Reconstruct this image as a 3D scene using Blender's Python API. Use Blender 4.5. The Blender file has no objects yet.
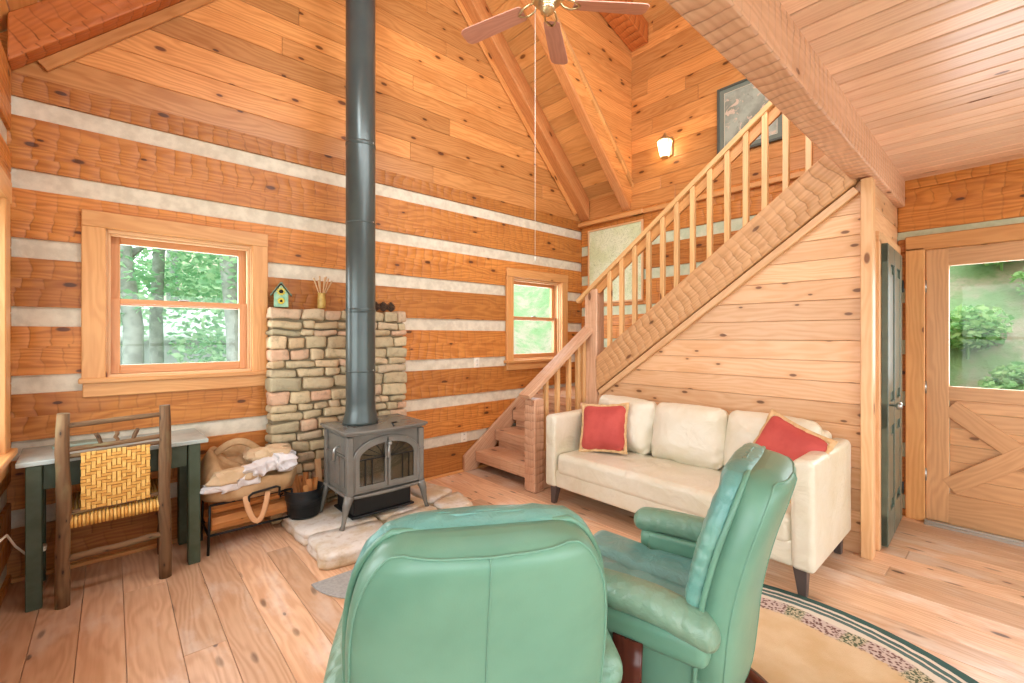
import bpy, math, random
from mathutils import Vector, Matrix
RND = random.Random(7)
PI = math.pi
scene = bpy.context.scene
COL = scene.collection

# ------------------------------------------------------------------ helpers
def lin(c):
    c = c.lstrip('#')
    v = [int(c[i:i+2], 16)/255 for i in (0, 2, 4)]
    return tuple((x/12.92 if x <= .04045 else ((x+.055)/1.055)**2.4) for x in v)+(1,)

class NT:
    def __init__(s, name):
        s.mat = bpy.data.materials.new(name); s.mat.use_nodes = True
        s.t = s.mat.node_tree; s.t.nodes.clear()
        s.out = s.t.nodes.new('ShaderNodeOutputMaterial')
    def n(s, kind, **kw):
        o = s.t.nodes.new('ShaderNode'+kind)
        for k, v in kw.items(): setattr(o, k, v)
        return o
    def l(s, a, b): s.t.links.new(a, b)
    def m(s, op, a, b=None, c=None, clamp=False):
        o = s.n('Math', operation=op, use_clamp=clamp)
        for i, x in enumerate((a, b, c)):
            if x is None: continue
            if isinstance(x, (int, float)): o.inputs[i].default_value = x
            else: s.l(x, o.inputs[i])
        return o.outputs[0]
    def mix(s, fac, a, b, mode='MIX'):
        o = s.n('Mix', data_type='RGBA', blend_type=mode)
        for sock, x in ((o.inputs[0], fac), (o.inputs[6], a), (o.inputs[7], b)):
            if isinstance(x, (int, float)): sock.default_value = x
            elif isinstance(x, tuple): sock.default_value = x
            else: s.l(x, sock)
        return o.outputs[2]
    def comb(s, x, y, z=0.):
        o = s.n('CombineXYZ')
        for i, v in enumerate((x, y, z)):
            if isinstance(v, (int, float)): o.inputs[i].default_value = v
            else: s.l(v, o.inputs[i])
        return o.outputs[0]
    def noise(s, vec, scale=1., detail=4., rough=.55, dist=0.):
        o = s.n('TexNoise'); o.inputs['Scale'].default_value = scale
        o.inputs['Detail'].default_value = detail; o.inputs['Roughness'].default_value = rough
        o.inputs['Distortion'].default_value = dist
        s.l(vec, o.inputs['Vector']); return o.outputs[0]
    def step(s, x, a, b):
        o = s.n('MapRange', interpolation_type='SMOOTHSTEP')
        s.l(x, o.inputs[0]); o.inputs[1].default_value = a; o.inputs[2].default_value = b
        return o.outputs[0]
    def bsdf(s, color, rough=.5, spec=.5, metal=0., normal=None, **kw):
        b = s.n('BsdfPrincipled')
        for k, x in (('Base Color', color), ('Roughness', rough), ('Specular IOR Level', spec), ('Metallic', metal)):
            if isinstance(x, (int, float, tuple)): b.inputs[k].default_value = x
            else: s.l(x, b.inputs[k])
        for k, x in kw.items(): b.inputs[k.replace('_', ' ')].default_value = x
        if normal is not None: s.l(normal, b.inputs['Normal'])
        s.l(b.outputs[0], s.out.inputs[0]); return s.mat
    def bump(s, h, strength=.3, dist=.01):
        b = s.n('Bump'); b.inputs['Strength'].default_value = strength; b.inputs['Distance'].default_value = dist
        s.l(h, b.inputs['Height']); return b.outputs[0]

def wood(name, light, dark, knot='#5a2f16', hewn=0., rough=.42, var=.22, grain=.5, knots=.5, spec=.4, kscale=1., blotch=None, hewn_f=11., marks=False, bmp=0):
    s = NT(name)
    uv = s.n('UVMap', uv_map='UVMap').outputs[0]
    sep = s.n('SeparateXYZ'); s.l(uv, sep.inputs[0]); u, v = sep.outputs[0], sep.outputs[1]
    at = s.n('Attribute', attribute_name='tint').outputs['Fac']
    w = s.noise(s.comb(s.m('MULTIPLY', u, .8), s.m('MULTIPLY', v, 4.)), 1., 3)
    g1 = s.noise(s.comb(s.m('MULTIPLY', u, 2.2), s.m('MULTIPLY', v, 42.)), 1., 6, .62)
    g2 = s.m('SINE', s.m('ADD', s.m('MULTIPLY', v, 190.), s.m('MULTIPLY', w, 70.)))
    g2 = s.m('MULTIPLY_ADD', g2, .5, .5)
    g = s.m('ADD', s.m('MULTIPLY', g1, .75), s.m('MULTIPLY', g2, .25))
    g = s.step(g, .28, .78)
    c = s.mix(s.m('MULTIPLY', g, grain), lin(light), lin(dark))
    big = s.noise(s.comb(s.m('MULTIPLY', u, 1.3), s.m('MULTIPLY', v, 3.5)), 1., 4)
    c = s.mix(s.m('MULTIPLY', s.step(big, .45, .75), .4), c, lin(dark))
    vo = s.n('TexVoronoi', voronoi_dimensions='2D', feature='F1')
    vo.inputs['Scale'].default_value = 1.; vo.inputs['Randomness'].default_value = 1.
    s.l(s.comb(s.m('MULTIPLY', u, 2.0*kscale), s.m('MULTIPLY', v, 4.6*kscale)), vo.inputs['Vector'])
    cs = s.n('SeparateColor'); s.l(vo.outputs['Color'], cs.inputs[0])
    keep = s.m('LESS_THAN', cs.outputs[0], knots)
    size = s.m('MULTIPLY_ADD', cs.outputs[1], .06, .05)
    kd = s.m('DIVIDE', vo.outputs['Distance'], size)
    km = s.m('MULTIPLY', s.m('SUBTRACT', 1., s.step(kd, .55, 1.)), keep)
    halo = s.m('MULTIPLY', s.m('SUBTRACT', 1., s.step(kd, .8, 2.6)), keep)
    c = s.mix(s.m('MULTIPLY', halo, .45), c, lin(dark))
    c = s.mix(s.m('MULTIPLY', km, .85), c, lin(knot))
    if blotch:
        st = s.noise(s.comb(u, s.m('MULTIPLY', v, 2.)), 2.3, 5, .6)
        c = s.mix(s.m('MULTIPLY', s.step(st, .5, .72), .65), c, lin(blotch))
    h = s.m('MULTIPLY', g1, .12)
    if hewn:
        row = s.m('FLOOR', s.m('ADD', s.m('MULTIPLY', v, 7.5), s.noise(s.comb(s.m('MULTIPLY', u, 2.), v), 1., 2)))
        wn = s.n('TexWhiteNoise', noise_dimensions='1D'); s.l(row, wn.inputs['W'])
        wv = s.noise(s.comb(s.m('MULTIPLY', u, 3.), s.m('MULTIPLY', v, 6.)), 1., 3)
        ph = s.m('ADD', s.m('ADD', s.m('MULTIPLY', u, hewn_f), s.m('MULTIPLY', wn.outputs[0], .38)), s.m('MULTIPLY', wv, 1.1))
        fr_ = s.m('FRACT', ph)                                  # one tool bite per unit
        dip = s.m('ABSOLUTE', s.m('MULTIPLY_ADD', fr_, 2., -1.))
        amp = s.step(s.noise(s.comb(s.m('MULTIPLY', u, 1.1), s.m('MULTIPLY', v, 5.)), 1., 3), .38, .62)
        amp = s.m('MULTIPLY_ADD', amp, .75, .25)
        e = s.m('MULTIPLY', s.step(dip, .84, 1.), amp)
        c = s.mix(s.m('MULTIPLY', e, .62*hewn), c, lin(dark if hewn < .5 else knot))  # groove shade painted in as dark lines, on top of the bump
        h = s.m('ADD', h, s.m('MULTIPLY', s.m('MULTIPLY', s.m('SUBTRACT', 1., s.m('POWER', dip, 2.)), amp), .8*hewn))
    if marks:
        mk = s.n('TexVoronoi', voronoi_dimensions='2D', feature='F1'); mk.inputs['Scale'].default_value = 1.
        s.l(s.comb(s.m('ADD', s.m('MULTIPLY', u, 2.6), s.m('MULTIPLY', w, 1.2)), s.m('MULTIPLY', v, 9.)), mk.inputs['Vector'])
        c2 = s.n('SeparateColor'); s.l(mk.outputs['Color'], c2.inputs[0])
        mm = s.m('MULTIPLY', s.m('SUBTRACT', 1., s.step(mk.outputs['Distance'], .05, .16)), s.m('LESS_THAN', c2.outputs[0], .3))
        c = s.mix(s.m('MULTIPLY', mm, s.m('MULTIPLY', g1, 1.1)), c, lin(knot))
    br = s.m('MULTIPLY_ADD', at, var*2, 1.-var)
    c = s.mix(1., c, s.comb(br, br, br), 'MULTIPLY')
    return s.bsdf(c, rough, spec, 0., s.bump(h, bmp or (.6 if hewn else .2), .03 if bmp else .02 if hewn else .004))

def plain(name, color, rough=.5, metal=0., spec=.5, nz=0., nscale=20., bump=0., color2=None, **kw):
    s = NT(name); tc = s.n('TexCoord').outputs['Object']
    c = lin(color); nrm = None
    if color2 or bump:
        n = s.noise(tc, nscale, 5, .6)
        if color2: c = s.mix(s.step(n, .35, .68), lin(color), lin(color2))
        if bump: nrm = s.bump(n, bump, .01)
    return s.bsdf(c, rough, spec, metal, nrm, **kw)

def leather(name, color, color2, rough=.36, wr=.35, scale=9.):
    s = NT(name); tc = s.n('TexCoord').outputs['Object']
    a = s.noise(tc, 2.2, 4, .6)
    c = s.mix(s.step(a, .35, .7), lin(color), lin(color2))
    w1 = s.noise(tc, scale, 3, .5, 1.6)
    fine = s.n('TexVoronoi', feature='F1'); fine.inputs['Scale'].default_value = 240.; s.l(tc, fine.inputs['Vector'])
    h = s.m('ADD', s.m('MULTIPLY', w1, 1.), s.m('MULTIPLY', fine.outputs['Distance'], .03))
    return s.bsdf(c, rough, .45, 0., s.bump(h, wr, .03))

def rope_wrinkle(name, color, color2, rough=.36, freq=26., axis='Y'):
    """gathered leather: folds running across the roll"""
    s = NT(name); uv = s.n('UVMap', uv_map='UVMap').outputs[0]
    sep = s.n('SeparateXYZ'); s.l(uv, sep.inputs[0])
    tc = s.n('TexCoord').outputs['Object']
    n = s.noise(tc, 5., 3, .5)
    n2 = s.noise(tc, 26., 3, .6, .8)
    wv = s.m('SINE', s.m('ADD', s.m('MULTIPLY', sep.outputs[0], freq*4), s.m('MULTIPLY', n, 14.)))
    h = s.m('ADD', s.m('MULTIPLY', wv, .3), s.m('MULTIPLY', n2, 1.2))
    c = s.mix(s.step(n, .35, .7), lin(color), lin(color2))
    return s.bsdf(c, rough, .45, 0., s.bump(h, .5, .008))

class MB:
    def __init__(s): s.v, s.f, s.uv, s.t, s.m, s.sm = [], [], [], [], [], []
    def face(s, idx, uv, tint, m=0, sm=False):
        s.f.append(idx); s.uv.append(uv); s.t.append(tint); s.m.append(m); s.sm.append(sm)
    def box(s, c, d, rot=None, ax=None, m=0, tint=None, off=None):
        """box at centre c with full sizes d; ax = grain axis"""
        d = list(d)
        if ax is None: ax = max(range(3), key=lambda i: d[i])
        if tint is None: tint = RND.random()
        if off is None: off = (RND.uniform(0, 40), RND.uniform(0, 40))
        b = len(s.v); c = Vector(c)
        L = []
        for x in (-.5, .5):
            for y in (-.5, .5):
                for z in (-.5, .5):
                    p = Vector((x*d[0], y*d[1], z*d[2])); L.append(p)
                    q = rot @ p if rot else p
                    s.v.append(tuple(q+c))
        for f, nax in (((0, 1, 3, 2), 0), ((4, 6, 7, 5), 0), ((0, 4, 5, 1), 1), ((2, 3, 7, 6), 1), ((0, 2, 6, 4), 2), ((1, 5, 7, 3), 2)):
            ot = [i for i in range(3) if i != nax]
            if nax == ax: ua, va = ot
            else: ua, va = ax, [i for i in ot if i != ax][0]
            o2 = off[1] + nax*.37
            s.face([b+i for i in f], [(L[i][ua]+c[ua]+off[0], L[i][va]+c[va]+o2) for i in f], tint, m)
        return s
    def beam(s, p0, p1, w, h, up=(0, 0, 1), m=0, tint=None, off=None):
        """bar from p0 to p1; w across, h along 'up'"""
        p0, p1 = Vector(p0), Vector(p1); x = (p1-p0); L = x.length; x.normalize()
        up = Vector(up); y = up.cross(x).normalized(); z = x.cross(y)
        R = Matrix((x, y, z)).transposed()
        return s.box((p0+p1)/2, (L, w, h), R, 0, m, tint, off)
    def prism(s, pts, ext, udir=None, m=0, tint=None, off=None, sm=False):
        pts = [Vector(p) for p in pts]; ext = Vector(ext); n = len(pts)
        if tint is None: tint = RND.random()
        if off is None: off = (RND.uniform(0, 40), RND.uniform(0, 40))
        nr = sum(((pts[i]-pts[0]).cross(pts[(i+1) % n]-pts[0]) for i in range(n)), Vector())
        if nr.dot(ext) > 0: pts = pts[::-1]; nr = -nr
        nr.normalize()
        u = Vector(udir).normalized() if udir else (pts[1]-pts[0]).normalized()
        b = len(s.v); w = nr.cross(u)
        for p in pts: s.v.append(tuple(p))
        for p in pts: s.v.append(tuple(p+ext))
        q = lambda p: (p.dot(u)+off[0], p.dot(w)+off[1])
        s.face([b+i for i in range(n)], [q(p) for p in pts], tint, m, False)
        s.face([b+n+i for i in range(n)][::-1], [q(p) for p in pts][::-1], tint, m, False)
        for i in range(n):
            j = (i+1) % n; e = (pts[j]-pts[i]); 
            a0, a1 = pts[i].dot(u), pts[j].dot(u); el = ext.length
            if abs(e.normalized().dot(u)) < .5: a0, a1 = pts[i].dot(w), pts[j].dot(w)
            s.face([b+i, b+n+i, b+n+j, b+j], [(a0+off[0], off[1]), (a0+off[0], el+off[1]), (a1+off[0], el+off[1]), (a1+off[0], off[1])], tint, m, sm)
        return s
    def rings(s, R, closed=True, caps=True, m=0, tint=None, sm=True, loop=False):
        """R: list of rings (lists of equal length)"""
        if tint is None: tint = RND.random()
        o = (RND.uniform(0, 30), RND.uniform(0, 30)); b = len(s.v); n = len(R[0])
        cen = [sum((Vector(p) for p in r), Vector())/n for r in R]
        al = [0.]
        for i in range(1, len(R)): al.append(al[-1]+max(1e-4, (cen[i]-cen[i-1]).length))
        r0 = max(max((Vector(p)-c).length for p in r) for r, c in zip(R, cen)); dv = 2*PI*r0/n
        for r in R:
            for p in r: s.v.append(tuple(p))
        K = len(R) if loop else len(R)-1
        for i in range(K):
            i2 = (i+1) % len(R)
            for j in range(n if closed else n-1):
                k = (j+1) % n
                a1 = al[i2] if i2 else al[-1]+.05
                s.face([b+i*n+j, b+i*n+k, b+i2*n+k, b+i2*n+j], [(al[i]+o[0], j*dv+o[1]), (al[i]+o[0], (j+1)*dv+o[1]), (a1+o[0], (j+1)*dv+o[1]), (a1+o[0], j*dv+o[1])], tint, m, sm)
        if caps and closed and not loop:
            for i, rev in ((0, True), (len(R)-1, False)):
                id_ = [b+i*n+j for j in range(n)]; uv = [(R[i][j][0]+o[0], R[i][j][1]+R[i][j][2]+o[1]) for j in range(n)]
                if rev: id_, uv = id_[::-1], uv[::-1]
                s.face(id_, uv, tint, m, False)
        return s
    def tube(s, pts, r, n=10, m=0, caps=True, tint=None, loop=False, sq=None):
        pts = [Vector(p) for p in pts]; N = len(pts)
        rs = r if isinstance(r, (list, tuple)) else [r]*N
        R = []; prev = None
        for i, p in enumerate(pts):
            if loop: d = pts[(i+1) % N]-pts[i-1]
            else: d = pts[min(i+1, N-1)]-pts[max(i-1, 0)]
            d.normalize()
            if prev is None:
                a = Vector((0, 0, 1)) if abs(d.z) < .9 else Vector((1, 0, 0))
                x = d.cross(a).normalized()
            else: x = (prev-d*prev.dot(d)).normalized()
            prev = x; y = d.cross(x)
            ring = []
            for j in range(n):
                a = 2*PI*j/n; ca, sa = math.cos(a), math.sin(a)
                kx, ky = (sq or (1, 1))
                ring.append(p+(x*ca*kx+y*sa*ky)*rs[i])
            R.append(ring)
        return s.rings(R, True, caps, m, tint, True, loop)
    def lathe(s, prof, c=(0, 0, 0), n=24, m=0, rot=None, tint=None, caps=True):
        c = Vector(c); R = []
        for r, z in prof:
            ring = []
            for j in range(n):
                a = 2*PI*j/n; p = Vector((r*math.cos(a), r*math.sin(a), z))
                ring.append((rot @ p if rot else p)+c)
            R.append(ring)
        return s.rings(R, True, caps, m, tint)
    def rbox(s, c, half, r, seg=8, rot=None, fn=None, m=0, tint=None, sm=True):
        """rounded box on a grid; fn deforms the local point"""
        if tint is None: tint = RND.random()
        o = (RND.uniform(0, 30), RND.uniform(0, 30)); c = Vector(c); h = Vector(half)
        r = min(r, *half); seen = {}
        def vert(q):
            key = tuple(round(x, 5) for x in q)
            if key in seen: return seen[key]
            p = Vector((q[0]*h.x, q[1]*h.y, q[2]*h.z))
            inn = Vector([max(-(h[i]-r), min(h[i]-r, p[i])) for i in range(3)])
            d = p-inn
            if d.length > 1e-9: p = inn+d.normalized()*r
            if fn: p = Vector(fn(p))
            if rot: p = rot @ p
            s.v.append(tuple(p+c)); seen[key] = len(s.v)-1
            return seen[key]
        def warp(t, hh):      # more samples near the rounded rim
            k = min(.9, r/hh)
            a = abs(t); sg = 1 if t >= 0 else -1
            b = .5
            if a < b: return sg*a/b*(1-k)
            return sg*((1-k)+(a-b)/(1-b)*k)
        g = [-1+2*i/seg for i in range(seg+1)]
        for ax in range(3):
            ua, va = [(1, 2), (2, 0), (0, 1)][ax]
            for sg in (-1, 1):
                for i in range(seg):
                    for j in range(seg):
                        quad = []; uv = []
                        for (a, b) in ((i, j), (i+1, j), (i+1, j+1), (i, j+1)):
                            q = [0, 0, 0]; q[ax] = sg; q[ua] = warp(g[a], h[ua]); q[va] = warp(g[b], h[va])
                            quad.append(vert(q)); 
                            la = max(range(3), key=lambda k: h[k]); 
                            if la == ax: uv.append((q[ua]*h[ua]+o[0], q[va]*h[va]+o[1]))
                            else:
                                ob = [k for k in (ua, va) if k != la][0]
                                uv.append((q[la]*h[la]+o[0], q[ob]*h[ob]+o[1]))
                        if sg < 0: quad, uv = quad[::-1], uv[::-1]
                        s.face(quad, uv, tint, m, sm)
        return s
    def build(s, name, mats, parent=None, bevel=0., sub=0, seg=1, loc=None):
        me = bpy.data.meshes.new(name); me.from_pydata(s.v, [], s.f)
        mats = mats if isinstance(mats, (list, tuple)) else [mats]
        for x in mats: me.materials.append(x)
        uvl = me.uv_layers.new(name='UVMap')
        flat = [c for f in s.uv for p in f for c in p]
        uvl.data.foreach_set('uv', flat)
        at = me.attributes.new('tint', 'FLOAT', 'FACE'); at.data.foreach_set('value', s.t)
        me.polygons.foreach_set('material_index', s.m); me.polygons.foreach_set('use_smooth', s.sm)
        me.update()
        o = bpy.data.objects.new(name, me); COL.objects.link(o)
        if parent: o.parent = parent
        if loc: o.location = loc
        if bevel:
            md = o.modifiers.new('Bevel', 'BEVEL'); md.width = bevel; md.segments = seg; md.limit_method = 'ANGLE'; md.angle_limit = .6
        if sub:
            md = o.modifiers.new('Sub', 'SUBSURF'); md.levels = sub; md.render_levels = sub
        return o

def tag(o, label=None, cat=None, group=None, kind=None):
    if label: o['label'] = label
    if cat: o['category'] = cat
    if group: o['group'] = group
    if kind: o['kind'] = kind
    return o
def thing(name, label, cat, loc=(0, 0, 0), rz=0., group=None, kind=None):
    o = bpy.data.objects.new(name, None); COL.objects.link(o); o.empty_display_size = .1
    o.location = loc; o.rotation_euler = (0, 0, rz)
    return tag(o, label, cat, group, kind)
def dup(root, loc, rz, label):
    r = root.copy(); COL.objects.link(r); r.location = loc; r.rotation_euler = (0, 0, rz); r['label'] = label
    for ch in list(root.children):
        c = ch.copy(); COL.objects.link(c); c.parent = r
        for g in list(ch.children):
            d = g.copy(); COL.objects.link(d); d.parent = c
    return r
def rotz(a): return Matrix.Rotation(a, 3, 'Z')
def rotx(a): return Matrix.Rotation(a, 3, 'X')
def roty(a): return Matrix.Rotation(a, 3, 'Y')

# ------------------------------------------------------------------ materials
M = {}
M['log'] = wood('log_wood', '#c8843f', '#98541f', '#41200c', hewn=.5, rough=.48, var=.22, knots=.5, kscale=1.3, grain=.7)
M['gable'] = wood('gable_pine', '#d6985a', '#b06c30', '#47200c', rough=.36, var=.22, knots=.65, kscale=1.15, grain=.65)
M['roof'] = wood('roof_pine', '#dfa868', '#c1823f', '#6a3a1a', rough=.42, var=.2, knots=.4)
M['loft'] = wood('loft_pine', '#ecc8ab', '#d2a281', '#7a4a2c', rough=.32, var=.14, knots=.4, grain=.5)
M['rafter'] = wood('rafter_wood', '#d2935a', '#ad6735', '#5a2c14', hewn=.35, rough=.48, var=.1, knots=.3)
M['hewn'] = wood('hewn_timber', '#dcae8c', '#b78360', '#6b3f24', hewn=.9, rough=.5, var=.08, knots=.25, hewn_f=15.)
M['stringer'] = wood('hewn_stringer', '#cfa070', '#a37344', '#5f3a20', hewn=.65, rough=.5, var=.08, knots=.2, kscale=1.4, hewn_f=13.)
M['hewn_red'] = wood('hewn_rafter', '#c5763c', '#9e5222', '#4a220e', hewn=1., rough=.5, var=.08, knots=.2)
M['panel'] = wood('stair_wall_pine', '#e2b98f', '#c8925f', '#5f3a20', rough=.36, var=.14, knots=.8, kscale=1.5, grain=.55)
M['trim'] = wood('trim_pine', '#d8a064', '#bb7c43', '#6a3a1a', rough=.4, var=.08, knots=.1, kscale=1.6)
M['trim_pale'] = wood('pale_trim', '#e2b98a', '#cb9562', '#6a3a1a', rough=.4, var=.08, knots=.2)
M['sash'] = wood('sash_wood', '#cf9462', '#b77a48', '#6a3a1a', rough=.4, var=.05, knots=.0)
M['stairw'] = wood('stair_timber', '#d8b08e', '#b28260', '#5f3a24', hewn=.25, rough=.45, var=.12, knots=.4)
M['baluster'] = wood('baluster_pine', '#e0b67e', '#c48f55', '#6a3a1a', rough=.4, var=.1, knots=.1)
M['door'] = wood('door_wood', '#d3a273', '#b27f52', '#6a4226', rough=.36, var=.1, knots=.2)
M['floor'] = wood('floor_pine', '#e0bb98', '#bd8a62', '#38201a', rough=.3, var=.2, knots=.22, kscale=1.3, spec=.55, blotch='#e8dacb', grain=.65, marks=True)  # pale noise blotches: worn wood plus painted patches of window light
M['bark'] = wood('bark_pole', '#7a5c3e', '#3f2c1a', '#251910', hewn=.0, rough=.8, var=.15, knots=.6, kscale=4., blotch='#86875f', bmp=.7)
M['mahog'] = wood('mahogany', '#5a2a1e', '#3a1610', '#2a0e08', rough=.25, var=.05, knots=0.)
M['splitlog'] = wood('split_log', '#cf8d4e', '#a96530', '#5a3018', rough=.7, var=.25, knots=.3, kscale=3.)
M['chink'] = plain('chinking', '#ded6c0', .85, color2='#cbc2ac', nscale=14., bump=.25)
M['chink_g'] = plain('green_chinking', '#ccd3b6', .85, color2='#bac6a6', nscale=14., bump=.25)
M['pipe'] = plain('stovepipe_paint', '#48524f', .3, .25, color2='#414a49', nscale=4.)
M['enamel'] = plain('stove_enamel', '#7c7a72', .27, .15, color2='#70706a', nscale=5.)
M['iron'] = plain('black_iron', '#1d1e1d', .45, .4)
M['pewter'] = plain('pewter_metal', '#a9aca8', .3, .9)
M['bucket'] = plain('bucket_paint', '#20262a', .4, .3)
M['deskgreen'] = plain('desk_green_paint', '#43513f', .55, color2='#37442f', nscale=12.)
M['desktop'] = plain('desk_top_paint', '#b2bfb9', .25, color2='#9eaca6', nscale=6.)
M['cane'] = plain('cane', '#e6bc6a', .5, color2='#dcae58', nscale=40.)
M['cane2'] = plain('cane_dark', '#d9a552', .5, color2='#c99341', nscale=40.)
M['cream'] = leather('cream_leather', '#ddd8c4', '#d0c8ac', .3, .55, 4.5)
M['green'] = leather('green_leather', '#6c9880', '#5b8872', .36, .12, 3.)
M['green_dk'] = rope_wrinkle('green_leather_gathered', '#5f938a', '#6d9c8b', .33, 34.)
M['green_roll'] = rope_wrinkle('green_arm_gathered', '#66907a', '#7b977f', .34, 30.)
M['green_seat'] = leather('green_seat_leather', '#6a9c97', '#5a8b88', .28, .35, 8.)
M['red'] = plain('red_cotton', '#bf5148', .8, color2='#ae433c', nscale=5., bump=.15)
M['tanfringe'] = plain('tan_trim', '#d9b585', .85, color2='#c69f6c', nscale=30.)
M['legwood'] = plain('sofa_leg_wood', '#4f4440', .4)
M['stone'] = None; M['seam'] = plain('seam_thread', '#6a957f', .6)
M['white'] = plain('white_plastic', '#e9e4d4', .4)
M['slot'] = plain('outlet_slot', '#57534a', .6)
M['fan'] = wood('fan_blade_wood', '#cc9781', '#b27c68', '#8a5a4a', rough=.4, var=.05, knots=0.)
M['brass'] = plain('antique_brass', '#c9b489', .28, .85)
M['closet'] = plain('closet_green_paint', '#5c695b', .3, color2='#515e51', nscale=9.)
M['canvas'] = plain('canvas', '#c0a078', .85, color2='#a9865a', nscale=8., bump=.3)
M['kraft'] = plain('kraft_paper', '#cdb491', .75, color2='#bda17a', nscale=7., bump=.4)
M['paper'] = plain('white_paper', '#dcd9d6', .7, color2='#c9c6c6', nscale=9., bump=.3)
M['birdgreen'] = plain('birdhouse_green', '#7fae8d', .7, color2='#9cbf9d', nscale=25.)
M['shingle'] = plain('birdhouse_shingle', '#5f7a68', .8, color2='#7c8c74', nscale=40.)
M['yellow'] = plain('yellow_petal', '#d9c24a', .7)
M['vase'] = plain('vase_glaze', '#c9ac5c', .45, color2='#b08b48', nscale=30.)
M['stick'] = plain('dried_reed', '#cfae84', .8)
M['cone'] = plain('pinecone', '#5c4634', .85, color2='#3e2e22', nscale=30.)
M['matgrey'] = plain('grey_mat', '#a9aaa6', .9, color2='#999b97', nscale=60., bump=.2)
M['rubber'] = plain('black_rubber', '#17191a', .5)
M['silver'] = plain('aluminium', '#b9b6ad', .35, .8)
M['hole'] = plain('dark_hole', '#1a1512', .9)

def stone_mat():
    s = NT('field_stone'); tc = s.n('TexCoord').outputs['Object']
    at = s.n('Attribute', attribute_name='tint').outputs['Fac']
    cr = s.n('ValToRGB'); e = cr.color_ramp.elements
    e[0].position = 0; e[0].color = lin('#bfa57e'); e[1].position = 1; e[1].color = lin('#d6a988')
    for p, c in ((.2, '#b3a482'), (.4, '#cdb992'), (.55, '#a39a7c'), (.7, '#d4bb94'), (.85, '#bba98c')):
        x = e.new(p); x.color = lin(c)
    s.l(at, cr.inputs[0])
    n = s.noise(tc, 26., 6, .65); n2 = s.noise(tc, 9., 4, .6)
    c = s.mix(s.m('MULTIPLY', s.step(n, .45, .75), .5), cr.outputs[0], lin('#776d58'))
    c = s.mix(s.m('MULTIPLY', s.step(n2, .5, .75), .45), c, lin('#c3b896'))
    return s.bsdf(c, .75, .35, 0., s.bump(n, .5, .012))
M['stone'] = stone_mat()
def flag_mat():
    s = NT('flagstone'); tc = s.n('TexCoord').outputs['Object']
    n = s.noise(tc, 5., 6, .6); n2 = s.noise(tc, 22., 5, .6)
    c = s.mix(s.step(n, .38, .62), lin('#cbb898'), lin('#dcd6cc'))
    c = s.mix(s.m('MULTIPLY', s.step(n2, .5, .75), .5), c, lin('#a58a64'))
    return s.bsdf(c, .6, .4, 0., s.bump(s.m('ADD', n, s.m('MULTIPLY', n2, .4)), .5, .02))
M['flag'] = flag_mat()
def glass_mat(name='window_glass', tint=(1, 1, 1, 1), refl=1.):
    s = NT(name); t = s.n('BsdfTransparent'); t.inputs[0].default_value = tint
    g = s.n('BsdfGlossy'); g.inputs['Roughness'].default_value = .02
    fr = s.n('Fresnel'); fr.inputs[0].default_value = 1.35
    mx = s.n('MixShader'); geo = s.n('NewGeometry'); s.l(s.m('MULTIPLY', s.m('MULTIPLY', fr.outputs[0], refl), s.m('SUBTRACT', 1., geo.outputs['Backfacing'])), mx.inputs[0])
    s.l(t.outputs[0], mx.inputs[1]); s.l(g.outputs[0], mx.inputs[2]); s.l(mx.outputs[0], s.out.inputs[0]); return s.mat
M['glass'] = glass_mat()
M['stoveglass'] = glass_mat('stove_glass', (.8, .76, .68, 1), 2.2)
def emit(name, color, st):
    s = NT(name); e = s.n('Emission'); e.inputs[0].default_value = lin(color); e.inputs[1].default_value = st
    s.l(e.outputs[0], s.out.inputs[0]); return s.mat
M['bulb'] = emit('lit_bulb', '#ffd9a0', 14.)
def lampglass():
    s = NT('lantern_glass'); tl = s.n('BsdfTranslucent'); tl.inputs[0].default_value = lin('#fff1da')
    e = s.n('Emission'); e.inputs[0].default_value = lin('#ffdfae'); e.inputs[1].default_value = 3.
    t = s.n('BsdfTransparent'); mx = s.n('MixShader'); mx.inputs[0].default_value = .6
    ad = s.n('AddShader'); s.l(tl.outputs[0], ad.inputs[0]); s.l(e.outputs[0], ad.inputs[1])
    s.l(t.outputs[0], mx.inputs[1]); s.l(ad.outputs[0], mx.inputs[2]); s.l(mx.outputs[0], s.out.inputs[0]); return s.mat
M['lampglass'] = lampglass()

# ------------------------------------------------------------------ room numbers
XL, XR, YB, YR = -.42, 4.54, 3.74, -2.6        # left wall, right wall, back wall, rear wall (behind the camera)
XS = 3.53                                      # panelled wall under the stairs
EAVE, RIDGE_X = 2.86, 2.06
LOFT = 2.57
def zl(x): return EAVE + (min(x-XL, XR-x))     # underside of the rafters
CH_B = [(2.625, 2.735), (2.215, 2.328), (1.825, 1.938), (1.435, 1.548), (1.05, 1.155), (.675, .785), (.295, .40)]
CH_D = [(2.12, 2.18), (1.635, 1.745), (1.24, 1.35), (.845, .955), (.45, .56), (.05, .16)]
CH_R = [(2.41, 2.53), (2.03, 2.15), (1.635, 1.745), (1.24, 1.35), (.845, .955), (.45, .56), (.05, .16)]

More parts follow.
